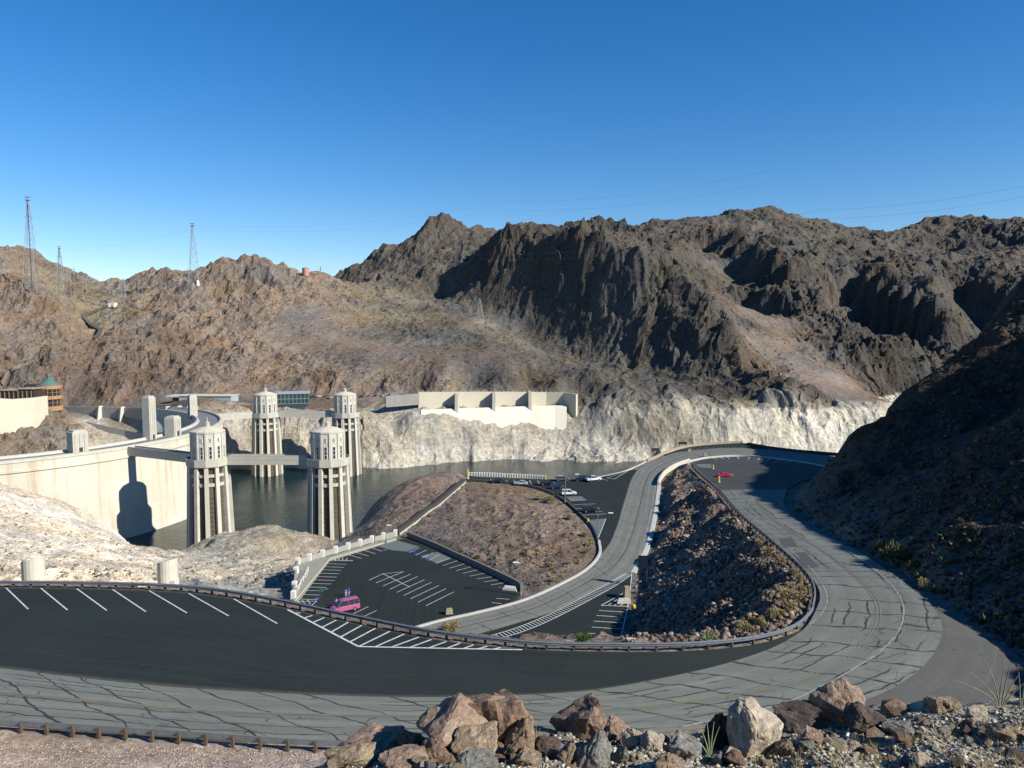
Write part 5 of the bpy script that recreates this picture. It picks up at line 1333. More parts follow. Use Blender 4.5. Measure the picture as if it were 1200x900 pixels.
def car(kind, name, paint, loc, head, lab, group=None, roof=None):
    L_, W_, low, cab, wr, wx_ = SHAPES[kind]
    t = thing(name, lab, {'van':'van','pickup':'pickup truck'}.get(kind,'car'), loc, head, group); t.scale = (S, S, S)
    hw = W_/2
    def shell(outline, w0, w1, zref):
        """outline extruded across, narrowing upwards"""
        z0 = min(z for _, z in outline); z1 = max(z for _, z in outline); n = len(outline); vs = []
        for s in (-1, 1):
            for x, z in outline:
                f = (z-z0)/(z1-z0); vs.append((x, s*(w0+(w1-w0)*f), z))
        return vs, [tuple(range(n)), tuple(range(2*n-1, n-1, -1))]+[(i, n+i, n+(i+1)%n, (i+1)%n) for i in range(n)]
    mb = MB(); mb.add(*shell(low, hw, hw*.94, 0)); bd = mb.build('body', paint, t)
    bv = bd.modifiers.new('b', 'BEVEL'); bv.width = .09; bv.segments = 2
    mb = MB(); mb.add(*shell(cab, hw*.9, hw*.74, 0)); cb = mb.build('cabin', M['glass'], t)
    bv = cb.modifiers.new('b', 'BEVEL'); bv.width = .05; bv.segments = 1
    xs = [x for x, z in cab]; zt = max(z for _, z in cab); top = [x for x, z in cab if z > zt-.06]
    mb = MB(); mb.box(((min(top)+max(top))/2, 0, zt+.01), (max(top)-min(top)+.1, hw*1.52, .07), bev=.03); mb.build('roof', roof or paint, t)
    mb = MB(); zb = cab[0][1]
    for s in (-1, 1):
        for (xa, za), (xb, zb_) in ((cab[0], cab[1]), (cab[-1], cab[-2])):
            mb.tube((xa, s*hw*.89, za), (xb, s*hw*.745, zb_), .055, 5)
        for k in ((.5,) if kind in ('sedan','coupe','pickup') else (.3,.62)):
            xm = min(xs)+(max(top)-min(xs))*k; mb.tube((xm, s*hw*.905, zb), (xm, s*hw*.75, zt), .05, 5)
    mb.build('pillars', paint, t)
    for sx in (-1, 1):
        for sy in (-1, 1):
            mb = MB(); c = Vector((sx*wx_, sy*(hw-.1), wr)); mb.tube(c-Vector((0,.12,0)), c+Vector((0,.12,0)), wr, 18); w_ = mb.build('wheel', M['rubber'], t)
            mb = MB(); mb.tube(c+Vector((0,sy*.10,0)), c+Vector((0,sy*.135,0)), wr*.6, 12); mb.build('rim', M['galvanised'], w_)
    zf = low[4][1] if len(low) > 7 else .7
    for sy in (-1, 1):
        mb = MB(); mb.box((L_/2-.06, sy*hw*.68, .68 if kind in ('sedan','coupe') else .86), (.12,.34,.16), bev=.03); mb.build('headlight', M['lamp_glass'], t)
        mb = MB(); mb.box((-L_/2+.03, sy*hw*.74, .74 if kind in ('sedan','coupe') else .95), (.1,.26,.2), bev=.03); mb.build('tail_light', M['tail_red'], t)
        mb = MB(); mb.box((cab[-1][0]-.25, sy*(hw+.08), cab[-1][1]+.08), (.14,.2,.14), bev=.03); mb.build('mirror', paint, t)
    mb = MB(); mb.box((L_/2-.03,0,.47), (.1,W_*.82,.16), bev=.03); mb.build('bumper', M['dark_steel'], t)
    return t
white = car_paint('white_car', (.62,.64,.65)); black = car_paint('black_car', (.012,.013,.016)); navy = car_paint('navy_car', (.012,.02,.06)); silver = car_paint('silver_car', (.36,.40,.42)); red = car_paint('red_car', (.42,.008,.02)); grey = car_paint('grey_car', (.09,.095,.10)); pink = car_paint('pink_car', (.36,.085,.21)); pale = car_paint('pale_car', (.42,.50,.50))
G = 'cars parked in the lakeside lot'
R_ = math.radians
def pc(px, py): return PP(px, py)
pk = car('van', 'tour_van', pink, pc(404.5, 716), R_(212), 'bright pink tour van with a row of dark windows in the walled lot')
mb = MB(); mb.box((-.9,0,2.48), (3.0,1.35,.10), bev=.03); mb.build('roof_rack', pink, pk)
car('coupe', 'convertible', red, pc(849, 558.5), R_(4), 'bright red low car alone in the hilltop lot')
car('suv', 'parked_car', white, pc(666.5, 580), R_(6), 'white estate car at the front of the lakeside lot', G)
car('sedan', 'parked_car', pale, pc(610.5, 568), R_(172), 'pale silver car parked close to the white railing', G)
car('sedan', 'parked_car', navy, pc(583, 565), R_(176), 'dark blue car left of the pale silver one', G)
car('suv', 'parked_car', black, pc(641, 568.5), R_(4), 'leftmost of the tight dark cluster beside the railing end', G)
car('sedan', 'parked_car', navy, pc(652, 572.2), R_(8), 'dark saloon between the black cluster and the white estate car', G)
car('suv', 'parked_car', grey, pc(659, 563.5), R_(2), 'grey car behind the dark cluster with a pale roof', G, silver)
car('suv', 'parked_car', navy, pc(681.5, 563.5), R_(178), 'dark blue car beside the white pickup at the lake edge', G)
car('pickup', 'parked_car', white, pc(695.5, 563.5), R_(200), 'white pickup at the lake end of the row', G)
car('suv', 'parked_car', black, pc(692, 600), R_(5), 'black car parked alone along the knoll edge', G)
# tiny far cars on the opposite road
far_lot = [(367,465.2),(374,465),(381,464.8),(388,464.8),(395,464.6),(424,464.8),(432,464.5),(440,464.4),(447,464.3),(455,464),(462,463.8),(470,463.4),(478,463)]
src = None
paints = [white, black, silver, navy, grey, red]
for i, (px, y) in enumerate(far_lot):
    g_ = GP(px, y, 570, 700) or upt(px, y, 628); g_.z += .05
    cm = [black, white, navy, silver, grey, black, red][i % 7]
    key = cm.name
    c = car('suv' if i % 2 else 'sedan', 'distant_car', cm, g_, R_(10+17*i), 'tiny dark or pale car in the row along the far road', 'cars along the far road')

# ================================================================ people
def person(loc, head, shirt, trousers, lab, pose=0):
    t = thing('person', lab, 'person', loc, head, 'visitors at the car parks'); t.scale = (S, S, S)
    V = [(0,0,.95),(0,0,1.15),(0,0,1.38),(0,0,1.50),(0,.02,1.62),(0,.02,1.72),
         (.11,0,.90),(.13,.03+pose*.06,.50),(.13,-.02+pose*.08,.09),(.13,.12+pose*.08,.05),
         (-.11,0,.90),(-.13,.03-pose*.06,.50),(-.13,-.02-pose*.08,.09),(-.13,.10-pose*.08,.05),
         (.20,0,1.40),(.27,-.02,1.12),(.28,.08,.88),(.28,.10,.78),(-.20,0,1.40),(-.27,-.02,1.12),(-.28,.08,.88),(-.28,.10,.78)]
    E = [(0,1),(1,2),(2,3),(3,4),(4,5),(0,6),(6,7),(7,8),(8,9),(0,10),(10,11),(11,12),(12,13),(2,14),(14,15),(15,16),(16,17),(2,18),(18,19),(19,20),(20,21)]
    Rr = [.15,.14,.15,.06,.10,.085,.09,.06,.045,.04,.09,.06,.045,.04,.065,.05,.038,.03,.065,.05,.038,.03]
    me = bpy.data.meshes.new('body'); me.from_pydata(V, E, []); o = bpy.data.objects.new('body', me); C.objects.link(o); o.parent = t
    sk = o.modifiers.new('s', 'SKIN'); 
    for v, r in zip(me.skin_vertices[0].data, Rr): v.radius = (r, r*.8 if r > .12 else r)
    me.skin_vertices[0].data[0].use_root = True
    sd = o.modifiers.new('d', 'SUBSURF'); sd.levels = 2; sd.render_levels = 2
    m, nt, b = new_mat('clothes'); P = objc(nt); sp = nt.nodes.new('ShaderNodeSeparateXYZ'); nt.links.new(P, sp.inputs[0])
    c1 = mixc(nt, math_n(nt, 'GREATER_THAN', sp.outputs[2], .98), trousers, shirt); c2 = mixc(nt, math_n(nt, 'GREATER_THAN', sp.outputs[2], 1.5), c1, (.42,.25,.17))
    c3 = mixc(nt, math_n(nt, 'LESS_THAN', sp.outputs[2], .1), c2, (.03,.03,.03)); nt.links.new(c3, b.inputs['Base Color']); b.inputs['Roughness'].default_value = .9
    me.materials.append(m)
    mb = MB(); mb.lathe([(.10,1.66),(.118,1.72),(.10,1.79),(.04,1.83)], 12, c=(0,.0,0)); mb.build('hair', M['dark_bronze'], t, smooth=True)
    return t
for px, y, hd, sh, trz, lab, ps in ((405.6,699.5,20,(.10,.22,.50),(.42,.45,.48),'person in a blue top and pale trousers standing just behind the pink van, left one',.5),(408.6,698,-30,(.06,.16,.42),(.5,.5,.52),'person in a darker blue top beside the other one behind the pink van',-.4),
        (590,561,0,(.5,.5,.48),(.05,.06,.1),'person in a pale top leaning near the lake railing',.3),(593.5,560.6,60,(.3,.05,.05),(.05,.05,.06),'person in a dark red top by the lake railing',-.3),(597,562,100,(.05,.06,.1),(.2,.2,.22),'person in dark clothes standing on the lot in front of the railing',.6),(394.5,711,10,(.3,.32,.34),(.05,.05,.07),'person in grey partly hidden at the front of the pink van',.2)):
    person(PP(px, y), R_(hd), sh, trz, lab, ps)
# ================================================================ boulders, rubble, plants
def rock_mat(name, col, patch_col, var=.3, scale=1.0):
    m, nt, b = new_mat(name); v = objc(nt)
    oi = nt.nodes.new('ShaderNodeObjectInfo')
    vv = nt.nodes.new('ShaderNodeVectorMath'); vv.operation = 'MULTIPLY_ADD'; nt.links.new(oi.outputs['Random'], vv.inputs[0]); vv.inputs[1].default_value = (37,23,11); nt.links.new(v, vv.inputs[2])
    n1 = noise(nt, 1.6*scale, vv.outputs[0], 6, .65, .6); n2 = noise(nt, 9*scale, vv.outputs[0], 5, .7)
    n3 = noise(nt, 3*scale, mapping(nt, vv.outputs[0], (1,1,3.5), rot=(.5,.3,0)), 4, .6)
    c = ramp(nt, n1, [(.32, tuple(x*(1-var) for x in col)), (.5, col), (.64, patch_col)])
    c = mixc(nt, 1.0, c, ramp(nt, math_n(nt, 'ADD', math_n(nt, 'MULTIPLY', n2, .6), math_n(nt, 'MULTIPLY', n3, .4)), [(.3, .45), (.5, .95), (.68, 1.4)]), 'MULTIPLY')
    nt.links.new(c, b.inputs['Base Color']); b.inputs['Roughness'].default_value = .93; b.inputs['Specular IOR Level'].default_value = .15
    bump(nt, b, math_n(nt, 'ADD', n2, n3), .9, .05)
    M[name] = m; return m
rock_mat('tan_rock', (.27,.205,.14), (.37,.295,.21)); rock_mat('red_rock', (.20,.135,.098), (.28,.20,.145)); rock_mat('grey_rock', (.20,.195,.175), (.30,.30,.27)); rock_mat('dark_and_shade_rock', (.10,.075,.062), (.15,.115,.09)); rock_mat('cream_rock', (.40,.34,.26), (.47,.41,.33)); rock_mat('pink_rock', (.28,.20,.148), (.36,.28,.21))  # the dark variant also stands for rocks in shade
from mathutils import noise as mnoise
def rock_mesh(seed, sub=2, n=16, flat=.75):
    rr = random.Random(seed); bm = bmesh.new()
    for _ in range(n):
        v = Vector((rr.gauss(0,1), rr.gauss(0,1), rr.gauss(0,1))).normalized()*rr.uniform(.75, 1.05); v.z *= flat
        bm.verts.new(v)
    r = bmesh.ops.convex_hull(bm, input=bm.verts)
    bmesh.ops.delete(bm, geom=[g for g in r['geom_interior'] if isinstance(g, bmesh.types.BMVert)], context='VERTS')
    bmesh.ops.triangulate(bm, faces=bm.faces)
    if sub:
        bmesh.ops.bevel(bm, geom=list(bm.edges), offset=.05, segments=1, affect='EDGES', clamp_overlap=True)
        bmesh.ops.triangulate(bm, faces=bm.faces)
        for _ in range(sub): bmesh.ops.subdivide_edges(bm, edges=bm.edges, cuts=1, use_grid_fill=True)
        o = Vector((seed*3.1, seed*1.7, 0))
        for v in bm.verts:
            d = mnoise.fractal(v.co*2.2+o, .9, 2.1, 5)*.10
            c_, pts = mnoise.voronoi(v.co*2.6+o)[0][:2], None
            d += (min(.35, c_[1]-c_[0])-.15)*.16
            v.co += v.co.normalized()*d
    bm.normal_update(); me = bpy.data.meshes.new('boulder'); bm.to_mesh(me); bm.free(); return me
BIG = [rock_mesh(i, 3, 13+i % 4) for i in range(9)]
SMALL = [rock_mesh(40+i, 1, 11) for i in range(9)]
def boulder(px, yb, wpx, hpx, matn, lab, group=None, k=None, big=True, rz=None, dmin=5, dmax=25, depth=.9, tilt=0):
    g_ = GP(px, yb, dmin, dmax)
    if g_ is None: return None
    s_ = g_.y/F; w_, h_ = wpx*s_/2, hpx*s_
    src = (BIG if big else SMALL); k = random.randrange(9) if k is None else k
    me = src[k % 9]
    key = (me.name, matn)
    if key not in boulder.cache:
        m2 = me.copy(); m2.materials.clear(); m2.materials.append(M[matn]); boulder.cache[key] = m2
    o = bpy.data.objects.new('boulder', boulder.cache[key]); C.objects.link(o)
    o.location = g_+Vector((0, w_*depth*.5, h_*.20)); o.scale = (w_*1.14, w_*depth, h_*1.0)
    o.rotation_euler = (tilt, random.uniform(-.15,.15), random.uniform(0,6.28) if rz is None else rz)
    if abs(o.rotation_euler.z % 3.14-1.57) < .8: o.scale = (w_*depth, w_*1.14, h_*1.0)
    return tag(o, lab, 'rock', group)
boulder.cache = {}
G1 = 'boulders along the edge of the overlook'
for a in ((574,872,112,92,'red_rock','tall reddish boulder, the highest of the central pile',0),(524,880,104,62,'pink_rock','broad cracked pinkish boulder on the left of the central pile',1),
    (556,890,70,46,'tan_rock','tan slab leaning on the front of the central pile',2),(612,886,42,56,'tan_rock','upright yellowish block on the right of the central pile',3),
    (688,868,92,56,'red_rock','low reddish brown boulder with a shaded left face, right of the centre',4),(722,872,44,34,'pink_rock','pinkish rock against the right flank of the low reddish boulder',5),
    (886,886,84,84,'cream_rock','big pale tan rounded boulder, the brightest one',6),(843,878,36,62,'dark_and_shade_rock','rock darkened for shade just left of the big pale boulder',7),  # dark rock: shadow beside the pale boulder put into its colour
    (982,846,72,66,'pink_rock','pointed pink rock lit on top above the dark ledge',8),(945,856,80,30,'dark_and_shade_rock','ledge rock darkened for shade under the pointed pink one, left part',0),(1018,852,60,22,'dark_and_shade_rock','ledge rock darkened for shade under the pointed pink one, right part',3),  # dark ledges: shade below the pink rock put into their colour
    (438,884,76,34,'pink_rock','jagged pink outcrop rising at the left end of the pile',2),(478,880,46,32,'tan_rock','small tan peak behind the left outcrop',4),(412,896,70,24,'tan_rock','flat tan rock at the far left foot of the pile',1),
    (700,902,56,46,'grey_rock','grey green boulder at the bottom edge near the centre',5),(668,896,34,34,'tan_rock','tan block left of the grey green boulder',6),(640,884,40,26,'dark_and_shade_rock','dark low rock between the central pile and the reddish boulder',7),
    (742,876,34,24,'cream_rock','cream coloured stone right of the grey green boulder',8),(768,880,36,26,'cream_rock','second cream stone further right in the rubble',1),(806,888,52,30,'grey_rock','wedge shaped pale grey rock at the foot of the dark gap',2),
    (786,908,42,26,'pink_rock','rounded pink rock at the bottom edge right of centre',3),(506,896,52,30,'red_rock','reddish slab low on the left of the pile',5),(470,905,70,30,'pink_rock','wide pinkish slab at the bottom left of the pile',6),
    (560,906,60,26,'grey_rock','lichen grey rock at the bottom of the central pile',7),(1055,838,40,18,'red_rock','small reddish rock on the rim beside the grey pullout',8),(1112,834,52,20,'tan_rock','flat tan rock on the rim toward the right',0),(1150,842,34,16,'cream_rock','small pale rock on the rim near the thin stems',4),
    (1060,862,44,14,'grey_rock','flat grey stone on the gravel right of centre',3),(1180,866,48,18,'tan_rock','low tan stone at the right edge of the gravel',1),(955,872,34,20,'pink_rock','pinkish stone at the edge of the dark shade',2),(1000,880,28,14,'cream_rock','white flat stone lying on the gravel',6),(620,898,36,22,'tan_rock','tan stone at the bottom right of the central pile',2),(730,894,30,22,'grey_rock','small grey stone beside the grey green boulder',4),(862,898,30,18,'red_rock','reddish stone below the big pale boulder',5),(925,884,30,22,'tan_rock','tan stone right of the big pale boulder',8)):
    boulder(a[0], a[1], a[2], a[3], a[4], a[5], G1, a[6])
random.seed(77)
for i in range(15):
    px = random.uniform(480, 640); yb = random.uniform(884, 908); w_ = random.uniform(18, 38)
    boulder(px, yb, w_, w_*random.uniform(.55,.8), random.choice(('tan_rock','pink_rock','red_rock','tan_rock')), 'angular tan or reddish block wedged among the rocks of the central pile', 'blocks wedged in the central rock pile')
mats = ['tan_rock','red_rock','pink_rock','grey_rock','dark_and_shade_rock','cream_rock']
random.seed(21)
for i in range(170):
    px = random.uniform(385, 1205); yb = random.uniform(852 if px > 640 else 872, 905)
    if 820 < px < 1100: yb = random.uniform(842, 900)
    w_ = random.choice((9,11,13,16,20,26)); boulder(px, yb, w_, w_*random.uniform(.5,.8), random.choice(mats), 'small angular stone scattered in the rubble of the overlook edge', 'loose stones on the overlook', None, False)

def scatter(name, lab_mat, pts, size, seed, squash=.7, kind='stuff'):
    """one mesh of loose stones too many to count: (point, size) list"""
    rr = np.random.RandomState(seed); n = len(pts)
    # deformed octahedra with a few extra corners
    B = []
    for k in range(6):
        bm = bmesh.new()
        r2 = random.Random(seed*10+k)
        for _ in range(9):
            v = Vector((r2.gauss(0,1), r2.gauss(0,1), r2.gauss(0,1))).normalized(); v.z *= squash; bm.verts.new(v)
        r = bmesh.ops.convex_hull(bm, input=bm.verts); bmesh.ops.delete(bm, geom=[g for g in r['geom_interior'] if isinstance(g, bmesh.types.BMVert)], context='VERTS')
        bmesh.ops.triangulate(bm, faces=bm.faces); bm.verts.index_update()
        B.append((np.array([v.co[:] for v in bm.verts]), np.array([[v.index for v in f.verts] for f in bm.faces]))); bm.free()
    V = []; Fc = []; base = 0; tone = []
    for i, (p, s_) in enumerate(zip(pts, size)):
        bv, bf = B[rr.randint(6)]; a = rr.rand()*6.28; c, sn = math.cos(a), math.sin(a)
        sc_ = s_*np.array([1, rr.uniform(.6,1), rr.uniform(.6,1.1)])
        q = bv*sc_; q = np.stack([q[:,0]*c-q[:,1]*sn, q[:,0]*sn+q[:,1]*c, q[:,2]], 1)+np.array(p)+np.array((0,0,s_*squash*.3))
        V.append(q); Fc.append(bf+base); base += len(bv); tone += [rr.rand()]*len(bv)
    V = np.concatenate(V); Fc = np.concatenate(Fc)
    me = bpy.data.meshes.new(name); me.vertices.add(len(V)); me.vertices.foreach_set('co', V.astype(np.float32).ravel())
    me.loops.add(len(Fc)*3); me.polygons.add(len(Fc)); me.loops.foreach_set('vertex_index', Fc.astype(np.int32).ravel()); me.polygons.foreach_set('loop_start', np.arange(0, len(Fc)*3, 3, dtype=np.int32)); me.update()
    at = me.attributes.new('tone', 'FLOAT', 'POINT'); at.data.foreach_set('value', np.array(tone, np.float32))
    o = bpy.data.objects.new(name, me); C.objects.link(o); me.materials.append(lab_mat); o['kind'] = kind; return o
def tone_mat(name, stops):
    m, nt, b = new_mat(name); at = nt.nodes.new('ShaderNodeAttribute'); at.attribute_name = 'tone'
    c = ramp(nt, at.outputs['Fac'], stops); c = mixc(nt, 1.0, c, ramp(nt, noise(nt, 6, pos(nt), 4, .7), [(.3,.6),(.7,1.3)]), 'MULTIPLY')
    nt.links.new(c, b.inputs['Base Color']); b.inputs['Roughness'].default_value = .95; b.inputs['Specular IOR Level'].default_value = .1; M[name] = m; return m
def inside(poly, x, y):
    r = False; n = len(poly)
    for i in range(n):
        x0, y0 = poly[i]; x1, y1 = poly[(i+1) % n]
        if (y0 > y) != (y1 > y) and x < (x1-x0)*(y-y0)/(y1-y0)+x0: r = not r
    return r
def sample(poly, n, dmin, dmax, seed, off_pave=.6):
    rr = random.Random(seed); out = []; xs = [p[0] for p in poly]; ys = [p[1] for p in poly]
    while n > 0:
        n -= 1; x, y = rr.uniform(min(xs), max(xs)), rr.uniform(min(ys), max(ys))
        if not inside(poly, x, y): continue
        g_ = GP(x, y, dmin, dmax)
        if g_ is None: continue
        if g_.y > 36 and float(pave(np.array([g_.x]), np.array([g_.y]))[0][0]) < off_pave: continue
        out.append(g_)
    return out
tone_mat('gravel', [(0, (.14,.115,.085)), (.4, (.27,.235,.18)), (.75, (.38,.345,.27)), (1, (.52,.49,.41))])
tone_mat('slope_rubble', [(0, (.075,.056,.044)), (.6, (.165,.122,.093)), (.9, (.26,.20,.155)), (1, (.40,.33,.26))])
tone_mat('knoll_rubble', [(0, (.09,.064,.048)), (.5, (.175,.13,.098)), (1, (.27,.215,.17))])
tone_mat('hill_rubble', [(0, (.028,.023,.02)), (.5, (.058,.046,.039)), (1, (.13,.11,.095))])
rr = np.random.RandomState(3)
pts = sample([(380,870),(640,862),(900,845),(1215,826),(1215,905),(380,905)], 17000, 5, 25, 31, 0); scatter('gravel', M['gravel'], pts, .010+.045*rr.rand(len(pts))**3.2, 4, .6)
pts = sample([(775,560),(812,552),(840,580),(905,640),(948,690),(945,715),(920,742),(870,752),(728,757),(745,690),(760,640)], 13000, 50, 240, 32, 1.0); scatter('rubble', M['slope_rubble'], pts, .07+.48*rr.rand(len(pts))**4.0, 5, .75)
pts = sample([(410,632),(470,585),(548,562),(640,577),(690,610),(697,640),(650,690),(612,692),(478,630)], 6000, 90, 260, 33, 1.2); scatter('rubble', M['knoll_rubble'], pts, .06+.30*rr.rand(len(pts))**4, 6, .75)
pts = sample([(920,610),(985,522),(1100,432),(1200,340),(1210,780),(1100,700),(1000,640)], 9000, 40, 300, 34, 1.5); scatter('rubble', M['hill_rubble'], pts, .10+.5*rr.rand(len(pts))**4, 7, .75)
pts = sample([(0,580),(60,594),(150,640),(330,628),(400,640),(340,690),(200,680),(0,678)], 2500, 60, 330, 35, 1.5); scatter('rubble', M['gravel'], pts, .15+.5*rr.rand(len(pts))**4, 8, .7)
pts = sample([(0,868),(370,880),(370,902),(0,902)], 4500, 30, 60, 36, .3); scatter('gravel', tone_mat('pink_gravel', [(0, (.19,.14,.105)), (.5, (.33,.25,.19)), (1, (.46,.38,.30))]), pts, .03+.07*rr.rand(len(pts))**2, 9, .6)
# stones one can tell apart by the small lower lot
G2 = 'pale boulders beside the small lower lot'
for i, (px, yb, w_, mt) in enumerate(((738,752,14,'cream_rock'),(752,757,20,'tan_rock'),(756,745,8,'tan_rock'),(748,722,9,'tan_rock'),(755,716,8,'cream_rock'),(762,706,9,'tan_rock'),(770,697,8,'pink_rock'),(752,700,7,'cream_rock'),(747,690,7,'tan_rock'),(776,664,9,'pink_rock'),(772,655,10,'tan_rock'),(805,630,9,'cream_rock'),(798,640,7,'tan_rock'),(733,744,8,'pink_rock'),(748,734,10,'tan_rock'),(762,728,6,'cream_rock'),(790,742,7,'tan_rock'),(815,700,7,'cream_rock'))):
    boulder(px, yb, w_, w_*.7, mt, 'pale stone lying on the rubble bank beside the small lower lot', G2, None, False, dmin=60, dmax=240)

# ---------------------------------------------------------------- plants
def leaf_mat(name, col, var=.35):
    m, nt, b = new_mat(name); n_ = noise(nt, 3.0, pos(nt), 4, .7)
    nt.links.new(ramp(nt, n_, [(.3, tuple(c*(1-var) for c in col)), (.7, tuple(c*(1+var) for c in col))]), b.inputs['Base Color'])
    b.inputs['Roughness'].default_value = .85; b.inputs['Specular IOR Level'].default_value = .15; M[name] = m; return m
leaf_mat('golden_leaf', (.33,.275,.14)); leaf_mat('pale_green_leaf', (.23,.26,.15)); leaf_mat('green_leaf', (.085,.135,.03)); leaf_mat('olive_leaf', (.10,.105,.045)); leaf_mat('dry_leaf', (.24,.20,.10))
def bush_mesh(seed, n=900, kind='dome'):
    rr = np.random.RandomState(seed); V = []; Fc = []
    lobes = [(rr.uniform(-.5,.5), rr.uniform(-.5,.5), rr.uniform(.3,.6), rr.uniform(.3,.55)) for _ in range(7)]
    for i in range(n):
        lx, ly, lz, lr = lobes[rr.randint(len(lobes))]
        d = rr.normal(size=3); d /= np.linalg.norm(d); d[2] = abs(d[2])*1.0-.25
        p = np.array((lx, ly, lz))+d*lr*rr.uniform(.35,1.08)
        if p[2] < .02: p[2] = rr.uniform(.02,.2)
        ax = d+rr.normal(size=3)*.55; ax[2] += .4; ax /= np.linalg.norm(ax); sd = np.cross(ax, rr.normal(size=3)); sd /= np.linalg.norm(sd)
        L_, w_ = rr.uniform(.10,.22), rr.uniform(.02,.04); k = len(V)
        V += [p-sd*w_, p+sd*w_, p+ax*L_+sd*w_*.3, p+ax*L_-sd*w_*.3]; Fc.append((k,k+1,k+2,k+3))
    me = bpy.data.meshes.new('foliage'); me.from_pydata([tuple(v) for v in V], [], Fc); return me
BM_ = [bush_mesh(i) for i in range(4)]
mbs = MB()
for i in range(6):
    a = i*1.05; mbs.tube((0,0,-.1), (.4*math.cos(a), .4*math.sin(a), .55), .03, 5, .012)
stem_me = mbs.build('stem', M['timber']).data; bpy.data.objects.remove(bpy.data.objects['stem'])
bcache = {}
def bush(px, yb, wpx, hpx, leaf, lab, group, k=None, dmin=40, dmax=300):
    g_ = GP(px, yb, dmin, dmax)
    if g_ is None: return
    s_ = g_.y/F; t = thing('desert_shrub', lab, 'shrub', g_-Vector((0,0,.05)), random.uniform(0,6.28), group)
    k = random.randrange(4) if k is None else k
    if (k, leaf) not in bcache:
        m2 = BM_[k].copy(); m2.materials.append(M[leaf]); bcache[(k, leaf)] = m2
    w_, h_ = wpx*s_*.5, hpx*s_
    f = bpy.data.objects.new('foliage', bcache[(k, leaf)]); C.objects.link(f); f.parent = t; f.scale = (w_, w_, h_)
    st = bpy.data.objects.new('stem', stem_me); C.objects.link(st); st.parent = t; st.scale = (w_, w_, h_)
GB = 'golden shrubs inside the hairpin guardrail'
for px, yb, w_ in ((870,736,12),(882,732,14),(892,735,16),(867,743,20),(890,640,11),(901,651,14),(915,663,15),(897,669,9),(930,674,12),(936,683,14),(939,696,14),(922,706,20),(935,706,16),(927,717,18),(907,727,18),(902,725,12),(878,741,14),(914,722,12),(925,690,10)):
    bush(px, yb, w_*1.15, w_*.95, 'golden_leaf', 'rounded golden shrub on the bank just inside the hairpin guardrail', GB)
bush(827, 752, 32, 17, 'pale_green_leaf', 'wide pale green shrub behind the guardrail inside the hairpin', None, 1)
GK = 'shrubs along the rim of the knoll'
for px, yb, w_ in ((632,586,13),(647,590,16),(667,609,13),(685,629,12),(691,640,12),(687,648,10),(651,682,12),(666,661,8),(657,676,7),(640,586,8),(676,618,8),(645,664,9)):
    bush(px, yb, w_, w_*.7, random.choice(('golden_leaf','dry_leaf')), 'dry yellowish shrub near the right rim of the brown knoll', GK)
for i, (px, yb) in enumerate(((505,637),(520,643),(530,650),(545,655),(555,661),(568,664),(580,673),(590,678),(540,648),(560,655))): bush(px, yb, 9, 6, 'olive_leaf', 'small olive shrub along the knoll foot above the lot wall', 'small shrubs along the lot wall')
bush(685, 757, 27, 20, 'green_leaf', 'bright green bush poking up behind the guardrail in front of the small lower lot', None, 2, 55, 120)
bush(341, 713, 16, 13, 'olive_leaf', 'yellow green bush at the outer corner of the walled lot', None, 3, 80, 200)
bush(526, 741, 26, 15, 'dry_leaf', 'straw coloured bush behind the guardrail near the lower road', None, 0, 55, 160)
GR = 'shrubs on the shaded hill'
for px, yb, w_, h_, lf in ((1050,662,46,30,'olive_leaf'),(1032,652,20,22,'olive_leaf'),(1072,668,22,16,'olive_leaf'),(1080,690,22,16,'golden_leaf'),(1076,681,13,10,'olive_leaf'),(1125,614,13,9,'olive_leaf'),(1085,627,9,8,'olive_leaf'),(1100,628,11,8,'olive_leaf'),(1124,630,10,7,'olive_leaf'),(1010,640,9,6,'olive_leaf'),(1060,622,8,6,'olive_leaf'),(1140,640,12,8,'olive_leaf'),(1165,600,10,8,'olive_leaf')):
    bush(px, yb, w_, h_, lf, 'dull green shrub on the shaded hillside above the right bend', GR)
GV = 'low shrubs at the outer bend by the lake'
for px, yb in ((725,551),(735,546),(745,542),(755,537),(766,533),(774,530)): bush(px, yb, 12, 7, random.choice(('olive_leaf','dry_leaf')), 'low brownish shrub on the bank beyond the outer bend by the lake', GV, None, 150, 320)
# desert scrub too small to count on the slopes
def scrub(name, pts, size, seed):
    rr = np.random.RandomState(seed); V = []; Fc = []
    for p, s_ in zip(pts, size):
        for j in range(9):
            d = rr.normal(size=3); d[2] = abs(d[2])+.3; d /= np.linalg.norm(d); sd = np.cross(d, rr.normal(size=3)); sd /= np.linalg.norm(sd)
            k = len(V); c = np.array(p)+d*s_*.15; V += [c-sd*s_*.22, c+sd*s_*.22, c+d*s_+sd*s_*.08]; Fc.append((k,k+1,k+2))
    o = mesh_obj(name, V, Fc, M['olive_leaf']); o['kind'] = 'stuff'; return o
pts = sample([(410,632),(470,585),(548,562),(640,577),(690,610),(697,640),(650,690),(612,692),(478,630)], 190, 90, 260, 51, 1.5); scrub('desert_scrub', pts, .2+.5*rr.rand(len(pts)), 1)
pts = sample([(930,600),(985,522),(1100,432),(1200,340),(1210,780),(1100,700),(1000,640)], 700, 40, 300, 52, 2); scrub('desert_scrub', pts, .3+.7*rr.rand(len(pts)), 2)
pts = sample([(0,330),(200,330),(420,330),(500,300),(900,280),(1200,280),(1100,430),(700,450),(0,450)], 2600, 560, 1500, 53, 2); scrub('desert_scrub', pts, .8+1.1*rr.rand(len(pts)), 3)
pts = sample([(880,880),(1215,835),(1215,905),(880,905)], 260, 5, 25, 54, 0); 
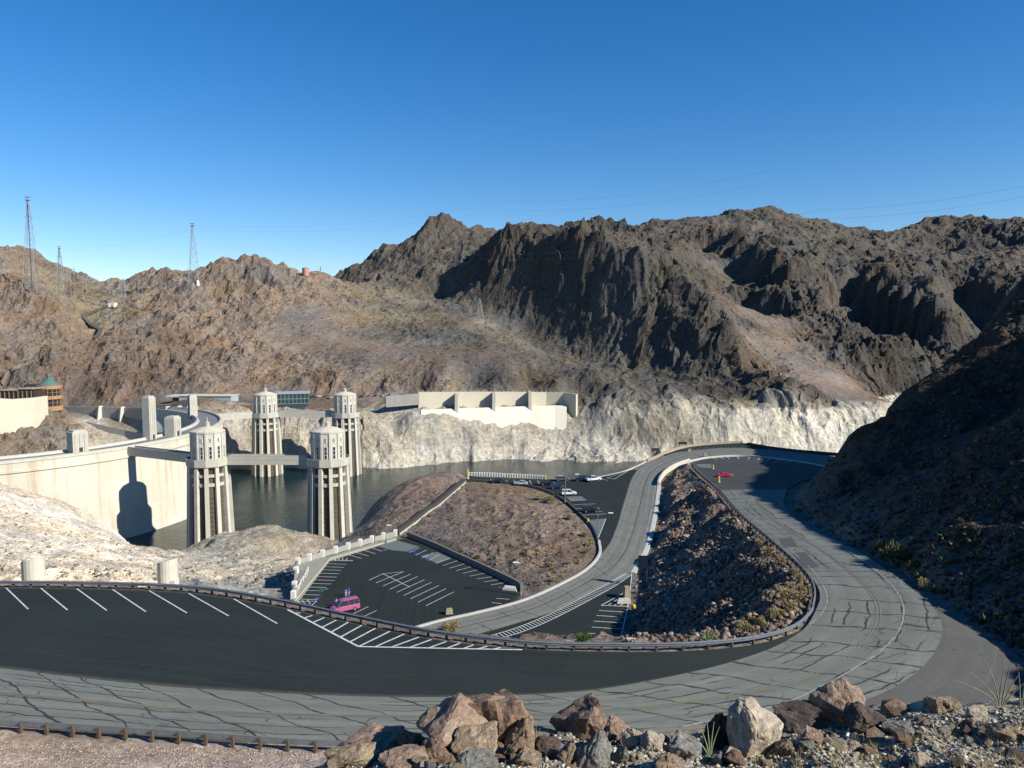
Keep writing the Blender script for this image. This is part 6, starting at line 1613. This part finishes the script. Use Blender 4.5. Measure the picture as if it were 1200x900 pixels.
# thin dry stems at the right and blades by the pale boulder
def stems(px, yb, lst, mat, lab, r0, name='dry_stems', cat='plant'):
    g_ = GP(px, yb, 5, 25); s_ = g_.y/F; t = thing(name, lab, cat, g_)
    for dx, h_, lean in lst:
        mb = MB(); p = Vector((dx*.15*s_, 0, -.05)); n = 5
        for i in range(n):
            f = (i+1)/n; q = Vector((dx*.15*s_+(dx*.85+lean*f)*f*s_, .06*f*dx*s_*.2, h_*s_*f)); mb.tube(p, q, r0*(1-i/n*.6), 5, r0*(1-(i+1)/n*.6)); p = q
        mb.build('stem', mat, t)
leaf_mat('grey_stem', (.20,.20,.15))
stems(1172, 828, ((-14,44,-26),(-8,62,-16),(-2,50,4),(-18,34,-40),(-5,36,6),(8,56,2),(14,40,6),(20,30,8)), M['grey_stem'], 'thin grey ocotillo stems standing at the right rim of the overlook', .014, 'ocotillo')
stems(1196, 832, ((-3,48,-2),(2,40,4),(4,56,1)), M['grey_stem'], 'few thin upright stems at the right frame edge', .013, 'ocotillo')
stems(832, 886, ((-8,40,-6),(-3,46,-2),(2,44,2),(5,38,6),(-12,26,-10)), M['pale_green_leaf'], 'pale green blades growing by the dark rock left of the bright boulder', .012, 'agave_blades')
stems(628, 870, ((0,26,0),(3,18,2)), M['dry_leaf'], 'short dry stalk standing in the gap right of the central pile', .01)
# a bleached stick on the gravel
g0, g1, g2 = GP(992,866,5,25), GP(1003,850,5,25), GP(1022,846,5,25)
mb = MB()
up = Vector((0,0,.035))
for a, b_ in ((g0, g0.lerp(g1,.5)+Vector((-.02,0,.02))), (g0.lerp(g1,.5)+Vector((-.02,0,.02)), g1), (g1, g2)): mb.tube(a+up, b_+up, .022, 7, .018)
tag(mb.build('bleached_stick', M['white_paint']), 'bent bleached stick lying on the gravel', 'stick')
# dry grass on the overlook gravel
V = []; Fc = []
for p in pts:
    for j in range(7):
        a = rr.rand()*6.28; h_ = .05+.1*rr.rand(); dx, dy = math.cos(a)*.05, math.sin(a)*.05; k = len(V)
        V += [(p.x-.004, p.y, p.z), (p.x+.004, p.y, p.z), (p.x+dx, p.y+dy, p.z+h_)]; Fc.append((k,k+1,k+2))
o = mesh_obj('dry_grass', V, Fc, M['dry_leaf']); o['kind'] = 'stuff'
